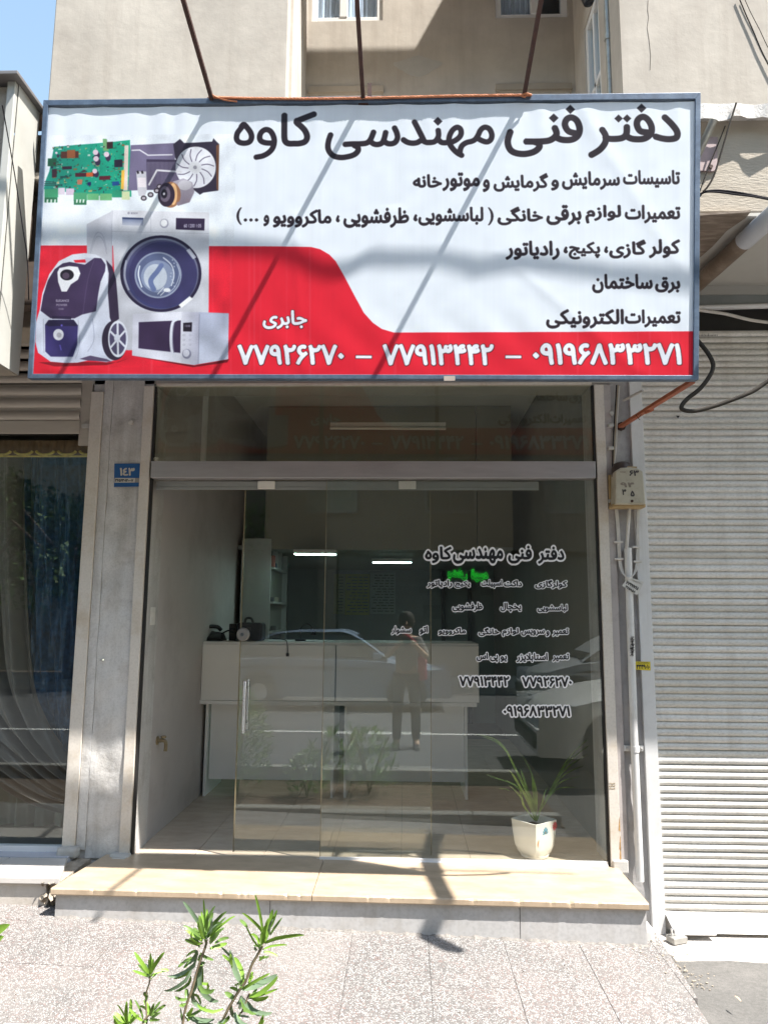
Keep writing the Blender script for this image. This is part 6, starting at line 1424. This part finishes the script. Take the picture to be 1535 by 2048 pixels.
scatter_shrub('bush',-.95,-2.5,-.24,.42,.22,400,'low leafy plant in the planting bed beside the oleanders','shrub')
scatter_shrub('bush',-.35,-2.75,-.24,.62,.28,500,'open leafy plant at the back of the planting bed','shrub')
# ================================================================== across the street (seen as reflections in the glass)
def car(name,x,y,rot,colr,label,kind='sedan',z=-.215,hs=1.0):
    t=thing(name,(x,y,z),label,'car'); pm=mat('car_paint_'+name+str(len(bpy.data.materials)),colr,.25,.03,2,metal=.25); gm=mat('car_glass',(.02,.025,.028),.08,.05,3); tm=mat('tyre',(.02,.02,.02),.8)
    L_=4.4; W_=.84
    # side profile (x forward), lower body lofted across the width
    top=[(-2.2,.45),(-2.19,.78),(-2.05,.93),(-1.5,.98),(-.9,.98),(.75,.95),(1.5,.86),(1.95,.74),(2.15,.60),(2.2,.42)] if kind=='sedan' else [(-2.0,.40),(-2.0,.9),(-1.9,.98),(.9,.98),(1.5,.90),(1.95,.76),(2.12,.6),(2.15,.4)]
    m=MB(); cols=[]
    ys=[-1,-.97,-.86,-.5,0,.5,.86,.97,1]
    P=catmull([(a,b,0) for a,b in top],4)
    def prof(u,v):
        i=u*(len(P)-1); i0=int(min(i,len(P)-2)); p=P[i0].lerp(P[i0+1],i-i0); yy=ys[int(round(v*8))]
        k=1-abs(yy)**6*.10; zz_=.22+(p.y-.22)*k if abs(yy)<.99 else .30+(p.y-.30)*.72
        nar=1-.10*max(0,(abs(p.x)-1.5)/.7)**2
        return (p.x*(1-.02*abs(yy)),yy*W_*nar,zz_)
    m.grid(prof,len(P)*1,8)
    m.grid(lambda u,v:(-2.18+4.36*u,-W_*(1-.1*max(0,(abs(-2.18+4.36*u)-1.5)/.7)**2),.24+v*.5),20,2); m.grid(lambda u,v:(-2.18+4.36*u,W_*(1-.1*max(0,(abs(-2.18+4.36*u)-1.5)/.7)**2),.24+v*.5),20,2)
    m.box(2.08,2.2,-W_*.9,W_*.9,.25,.5); m.box(-2.2,-2.08,-W_*.9,W_*.9,.25,.6)
    rot_=Matrix.Rotation(rot,3,'Z')
    def X(mb): mb.v=[tuple(rot_@Vector((v[0],v[1],v[2]*hs))+Vector((x,y,z))) for v in mb.v]; return mb
    obj('body',X(m),pm,t,smooth=True)
    gh=[(-1.75,.96),(-1.15,1.38),(-.2,1.44),(.35,1.40),(1.05,.95)] if kind=='sedan' else [(-1.95,.96),(-1.7,1.40),(-.4,1.47),(.45,1.42),(1.25,.95)]
    r=MB(); Pg=catmull([(a,b,0) for a,b in gh],6)
    def roof(u,v):
        i=u*(len(Pg)-1); i0=int(min(i,len(Pg)-2)); p=Pg[i0].lerp(Pg[i0+1],i-i0); yy=[-1,-.9,-.5,0,.5,.9,1][int(round(v*6))]; hgt=(p.y-.95)/.5
        return (p.x,yy*(.78-.16*hgt),p.y-(.03 if abs(yy)>.95 else 0))
    r.grid(roof,len(Pg),6); obj('roof',X(r),pm,t,smooth=True)
    g=MB()
    for s in (-1,1):
        g.add([(gh[0][0]+.15,s*.79,.97),(gh[-1][0]-.12,s*.79,.97),(gh[3][0]+.02,s*.65,1.36),(gh[1][0]+.02,s*.65,1.36)],[[0,1,2,3]])
    g.add([(gh[-1][0]-.02,-.70,.98),(gh[-1][0]-.02,.70,.98),(gh[3][0]+.10,.56,1.37),(gh[3][0]+.10,-.56,1.37)],[[0,1,2,3]])
    obj('windows',X(g),gm,t)
    for sx in (-1.35,1.38):
        for s in (-1,1):
            c=Vector((sx,s*(W_-.08),.31)); w=MB().lathe([(.18,-.10),(.30,-.10),(.315,-.07),(.315,.07),(.30,.10),(.18,.10)],c,24,axis='y'); ww=obj('wheel',X(w),tm,t,smooth=True)
            obj('rim',X(MB().lathe([(.0,s*.105),(.17,s*.10),(.19,s*.08)],c,12,axis='y')),chrome,ww)
            a=MB().lathe([(.0,s*.001),(.37,s*.001),(.37,s*.012)],(sx,s*(W_-.002),.33),24,axis='y'); obj('wheel_arch',X(a),blackp,t)
    for s in (-1,1):
        h=MB().hexa([(2.0,s*.45,.55),(2.16,s*.45,.54),(2.02,s*.78,.56),(1.75,s*.80,.60)],[(1.98,s*.45,.69),(2.10,s*.46,.68),(1.96,s*.77,.70),(1.72,s*.79,.72)]); obj('headlight',X(h),mat('headlight_glass',(.35,.37,.4),.08,.05,5),t)
        h=MB().box(.75,.92,s*.92-.07,s*.92+.07,.93,1.05); obj('wing_mirror',X(h),pm,t,bev=.03)
    obj('bumper',X(MB().box(2.15,2.23,-.7,.7,.30,.46)),blackp,t,bev=.03)
    # door gaps
    d=MB()
    for s in (-1,1):
        for xx in (-.95,.0,.98): d.box(xx-.006,xx+.006,s*(W_+.001)-.004,s*(W_+.001)+.004,.32,.92)
    obj('door_gaps',X(d),blackp,t,stuff=True)
    return t
car('parked_car',3.60,-4.0,math.pi,(.80,.81,.80),'white car parked by the kerb to the right, its headlight toward the shop window',hs=1.07)
car('parked_car',-1.35,-9.6,0,(.20,.26,.36),'blue grey sedan on the far side of the street')
car('parked_car',4.4,-9.3,math.pi,(.42,.44,.46),'silver hatchback on the far side of the street','hatch')
# photographer -----------------------------------------------------
def person(x,y,z,label):
    t=thing('person',(x,y,z),label,'person')
    def skin(name,verts,edges,rad,m,sub=2,root=0):
        me=bpy.data.meshes.new(name); me.from_pydata([Vector(v) for v in verts],edges,[]); me.materials.append(m); o=bpy.data.objects.new(name,me); col.objects.link(o)
        sm=o.modifiers.new('s','SKIN'); sv=me.skin_vertices[0].data if len(me.skin_vertices) else None
        if sv is None: me.skin_vertices.new() if hasattr(me.skin_vertices,'new') else None; sv=me.skin_vertices[0].data
        for i,r_ in enumerate(rad): sv[i].radius=(r_,r_) if not isinstance(r_,tuple) else r_; sv[i].use_root=(i==root)
        ss=o.modifiers.new('u','SUBSURF'); ss.levels=sub; ss.render_levels=sub
        o.parent=t; o['_']=0; del o['_']; return o
    skinm=mat('skin',(.42,.27,.19),.5,.05,8); shirt=mat('grey_shirt',(.16,.15,.15),.9,.1,20); trous=mat('dark_trousers',(.022,.022,.028),.85,.1,20); hair=mat('dark_hair',(.02,.015,.012),.6)
    # verts: pelvis, spine, chest, neck, head..., arms raised to hold a phone, legs
    V=[(0,0,.95),(0,.0,1.10),(0,.01,1.32),(0,.02,1.46),(0,.03,1.54),(0,.04,1.66),
       (-.17,.01,1.40),(-.27,.09,1.18),(-.13,.25,1.33),(-.075,.30,1.40),
       (.17,.01,1.40),(.27,.09,1.18),(.13,.25,1.33),(.075,.30,1.40),
       (-.09,0,.90),(-.12,.02,.50),(-.13,-.01,.09),(-.14,.13,.035),
       (.09,0,.90),(.12,.02,.50),(.13,-.01,.09),(.15,.13,.035)]
    E_=[(0,1),(1,2),(2,3),(3,4),(4,5),(2,6),(6,7),(7,8),(8,9),(2,10),(10,11),(11,12),(12,13),(0,14),(14,15),(15,16),(16,17),(0,18),(18,19),(19,20),(20,21)]
    Rr=[(.15,.11),(.135,.10),(.16,.105),(.065,.06),(.075,.085),(.085,.10),.06,.042,.032,.03,.06,.042,.032,.03,.088,.06,.042,.035,.088,.06,.042,.035]
    b=skin('body',V,E_,Rr,skinm)
    b2=skin('shirt',[V[0],V[1],V[2],V[6],V[7],V[10],V[11],(0,.015,1.42)],[(0,1),(1,2),(2,3),(3,4),(2,5),(5,6),(2,7)],[(.165,.125),(.15,.115),(.175,.12),.075,.055,.075,.055,(.09,.08)],shirt)
    b3=skin('trousers',[(0,0,.97),V[14],V[15],V[16],V[18],V[19],V[20]],[(0,1),(1,2),(2,3),(0,4),(4,5),(5,6)],[(.16,.12),.10,.075,.062,.10,.075,.062],trous)
    for s in (-1,1):
        obj('shoe',MB().extr([(x+s*.135-.045,y+yy,z+zz_) for yy,zz_ in ((-.08,.0),(.20,.0),(.20,.045),(.10,.07),(0,.11),(-.08,.10))],(.09,0,0)),blackp,t,bev=.02)
    obj('hair',MB().lathe([(.02,.13),(.07,.115),(.10,.07),(.108,.0),(.10,-.06),(.07,-.08)],(x,y+.025,z+1.66),18),hair,t,smooth=True)
    fc=MB()
    for s in (-1,1): fc.lathe([(.0,.008),(.008,.006),(.012,0)],(x+s*.033,y+.128,z+1.655),10,axis='y')
    obj('eyes',fc,blackp,t); obj('nose',MB().hexa([(x-.015,y+.13,z+1.61),(x+.015,y+.13,z+1.61),(x+.012,y+.155,z+1.615),(x-.012,y+.155,z+1.615)],[(x-.008,y+.128,z+1.66),(x+.008,y+.128,z+1.66),(x+.005,y+.135,z+1.66),(x-.005,y+.135,z+1.66)]),skinm,t,bev=.004)
    for s in (-1,1):
        obj('ear',MB().lathe([(.006,s*.0),(.022,s*.006),(.02,s*.014)],(x+s*.098,y+.03,z+1.64),10,axis='x'),skinm,t,smooth=True)
        for k in range(4):
            hx,hz=x+s*.070,z+1.405-.018*k; obj('finger',MB().tube(catmull([(x+s*.088,y+.295,hz-.01),(hx+s*.012,y+.318,hz),(hx-s*.0,y+.338,hz+.003),(hx-s*.022,y+.347,hz+.003)],3),[.0085]*10,7),skinm,t,smooth=True)
        obj('thumb',MB().tube(catmull([(x+s*.085,y+.29,z+1.36),(x+s*.065,y+.30,z+1.365),(x+s*.04,y+.312,z+1.385)],3),.0095,7),skinm,t,smooth=True)
    return t
pp=person(.02,-5.14,-.215,'person in a grey shirt and dark trousers standing in the road holding up a phone')
pho=thing('phone',(.02,-4.80,1.19),'black smartphone held up in both hands','phone'); obj('case',MB().box(-.055,.095,-4.812,-4.803,1.14,1.215),blackp,pho,bev=.003)
bagm=mat('pink_bag_cloth',(.55,.08,.12),.8,.1,20); bg2=thing('shoulder_bag',(.23,-5.14,.75),'red pink shoulder bag hanging at the hip','bag'); obj('pouch',MB().box(.17,.29,-5.22,-5.06,.66,.96),bagm,bg2,bev=.03); obj('strap',MB().tube(catmull([(.22,-5.06,.95),(.15,-5.0,1.15),(-.02,-5.02,1.28),(-.12,-5.12,1.27)],6),.012,6),bagm,bg2)
# opposite buildings with roller shutters, LED sign, trees -----------
ob=thing('opposite_building',(0,-16,-.1),'beige rendered building with shuttered shops across the street','building')
YB2=-15.2
dro=mat('opposite_render',(.17,.145,.115),.9,.1,3)
obj('wall',MB().box(-7,14,YB2-1,YB2,3.3,13),dro,ob); 
for x0,x1 in ((-7,-6.4),(-2.4,-1.9),(2.4,2.9),(7,7.5),(13.4,14)): obj('pier',MB().box(x0,x1,YB2-1,YB2,-.1,3.3),dro,ob)
sm_=MB(); 
for k in range(9): sm_.grid(lambda u,v,k=k:(4.3*u,.008*math.sin(math.pi*v)**.6,k*.36+.355*v),1,4)
osm=mesh('shutter',sm_,mat('opposite_shutter',(.10,.10,.09),.7),(0,0,0))
for x0 in (-6.3,-1.85,2.95,7.6): inst('shutter',osm,ob,(x0,YB2-.2,-.1))
obj('rear_wall',MB().box(-7,14,YB2-1.2,YB2-.9,-.2,3.31),dro,ob)
wm=mesh('window',MB().box(0,1.3,0,.04,0,1.5),glassW,(0,0,0)); drf=mat('dull_window_frame',(.2,.19,.17),.6)
fm=mesh('frame',MB().box(-.06,1.36,-.03,.05,-.08,0).box(-.06,1.36,-.03,.05,1.5,1.58).box(-.06,0,-.03,.05,0,1.5).box(1.3,1.36,-.03,.05,0,1.5).box(.62,.68,-.03,.05,0,1.5),drf,(0,0,0))
for r_ in range(3):
    for c_ in range(6):
        w=inst('window',wm,ob,(-6+c_*3.3,YB2+.0,4.4+r_*3)); inst('frame',fm,w,(-6+c_*3.3,YB2+.0,4.4+r_*3))
o2=thing('opposite_house',(-14,-16,-.1),'cream stone faced house behind the street trees opposite','building')
obj('wall',MB().box(-24,-7.6,YB2-2,YB2-.6,-.1,9),mat('cream_stone',(.50,.45,.36),.8,.08,3),o2)
for k in range(20): inst('window',wm,o2,(-23+ (k%5)*3.1,YB2-.58,1+(k//5)*2.4))
led=thing('led_sign',(0,-14.9,2),'green outlined neon lettering over a shop across the street','neon sign')
lm=emis('green_led',(.02,1,.05),1.5)
va=at(975,1140,'y',-YB2-.3);vb=at(895,1140,'y',-YB2-.3);vc=at(975,1165,'y',-YB2-.3)
obj('back_board',MB().box(min(va.x,vb.x)-.2,max(va.x,vb.x)+.2,YB2+.0,YB2+.1,vc.z-.15,va.z+.15),blackp,led)
def ledword(wd,pa,pb,py0,py1):
    yv=-(YB2+.3); 
    for l in GLY[wd][1]:
        m=MB(); pts=[]
        for u,v in l:
            q=at(pa+(pb-pa)*(1-u),py0+(py1-py0)*v,'y',-(YB2+.12)); pts.append(Vector((q.x,YB2+.12,q.z)))
        pts.append(pts[0]); m.tube(pts,.008,5); obj('neon_tube',m,lm,led)
ledword('پخش',895,934,1137,1162); ledword('قهوه',941,975,1138,1164)
bark=mat('tree_bark',(.12,.09,.07),.9,.2,12,.01,30)
def tree(x,y,h,rad,label,n=5200):
    t=thing('street_tree',(x,y,-.1),label,'tree','street trees on the far pavement')
    m=MB().tube(catmull([(x,y,-.1),(x+.05,y,h*.3),(x-.05,y+.05,h*.55),(x+.1,y,h*.8)],5),[.16,.155,.15,.145,.14,.135,.13,.12,.11,.10,.09,.08,.07,.06,.05,.04],8)
    for k in range(9):
        a_=rnd.uniform(0,6.28); z0=h*rnd.uniform(.35,.6); m.tube(catmull([(x,y,z0),(x+rad*.4*math.cos(a_),y+rad*.4*math.sin(a_),z0+h*.15),(x+rad*.85*math.cos(a_),y+rad*.85*math.sin(a_),z0+h*.3)],3),.035,5)
    obj('trunk',m,bark,t)
    cl=[(rnd.normal(0,rad*.45),rnd.normal(0,rad*.45),h*rnd.uniform(.36,.95),rad*rnd.uniform(.25,.5)) for _ in range(22)]
    for mi in (0,1):
        L_=MB()
        for k in range(n//2):
            c0=cl[rnd.randint(22)]; d=Vector(rnd.normal(size=3)).normalized(); c=Vector((x+c0[0],y+c0[1],c0[2]))+d*c0[3]*rnd.uniform(.6,1.05)
            s_=d.cross(Vector(rnd.normal(size=3))).normalized(); q_=s_.cross(d)*.5+d*.5; l=rnd.uniform(.09,.17)
            L_.add([c,c+s_*l*.5+q_*l*.3,c+q_*l,c-s_*l*.5+q_*l*.3],[[0,1,2,3]])
        obj('crown',L_,mat('tree_leaf_dark',(.06,.12,.035),.6,.2,20) if mi==0 else mat('tree_leaf_light',(.10,.18,.04),.6),t,stuff=True)
tree(-8.3,-13.2,4.6,1.9,'full street tree opposite the curtained window'); tree(-11.0,-12.9,5.0,2.0,'street tree farthest left across the street'); tree(-4.4,-13.4,4.6,1.3,'smaller street tree across the street, nearest the middle',1800); tree(-14.5,-13,7,2.4,'large street tree at the far left of the opposite pavement')
tree(9.5,-13,6.5,2,'street tree across the street on the right')
pole=thing('utility_pole',(-5.8,-12.6,-.1),'grey utility pole on the far pavement','pole'); obj('shaft',MB().tube([(-5.8,-12.6,-.1),(-5.8,-12.6,8)],.11,12),galv,pole,smooth=True)
# two leaves lying on the asphalt at the lower right
lf=thing('fallen_leaf',at(1475,1998,'z',-.27),'small dry leaf lying on the asphalt at the lower right','leaf')
a=at(1468,1992,'z',-.262);b=at(1481,2003,'z',-.262); n_=blade(lf,[a,(a+b)/2+Vector((0,0,.004)),b],.010,mat('dry_leaf',(.55,.40,.25),.7),'blade',6,nrm0=Vector((0,.2,1)))
for o in list(sc.objects):
    if '_' in o.keys(): del o['_']
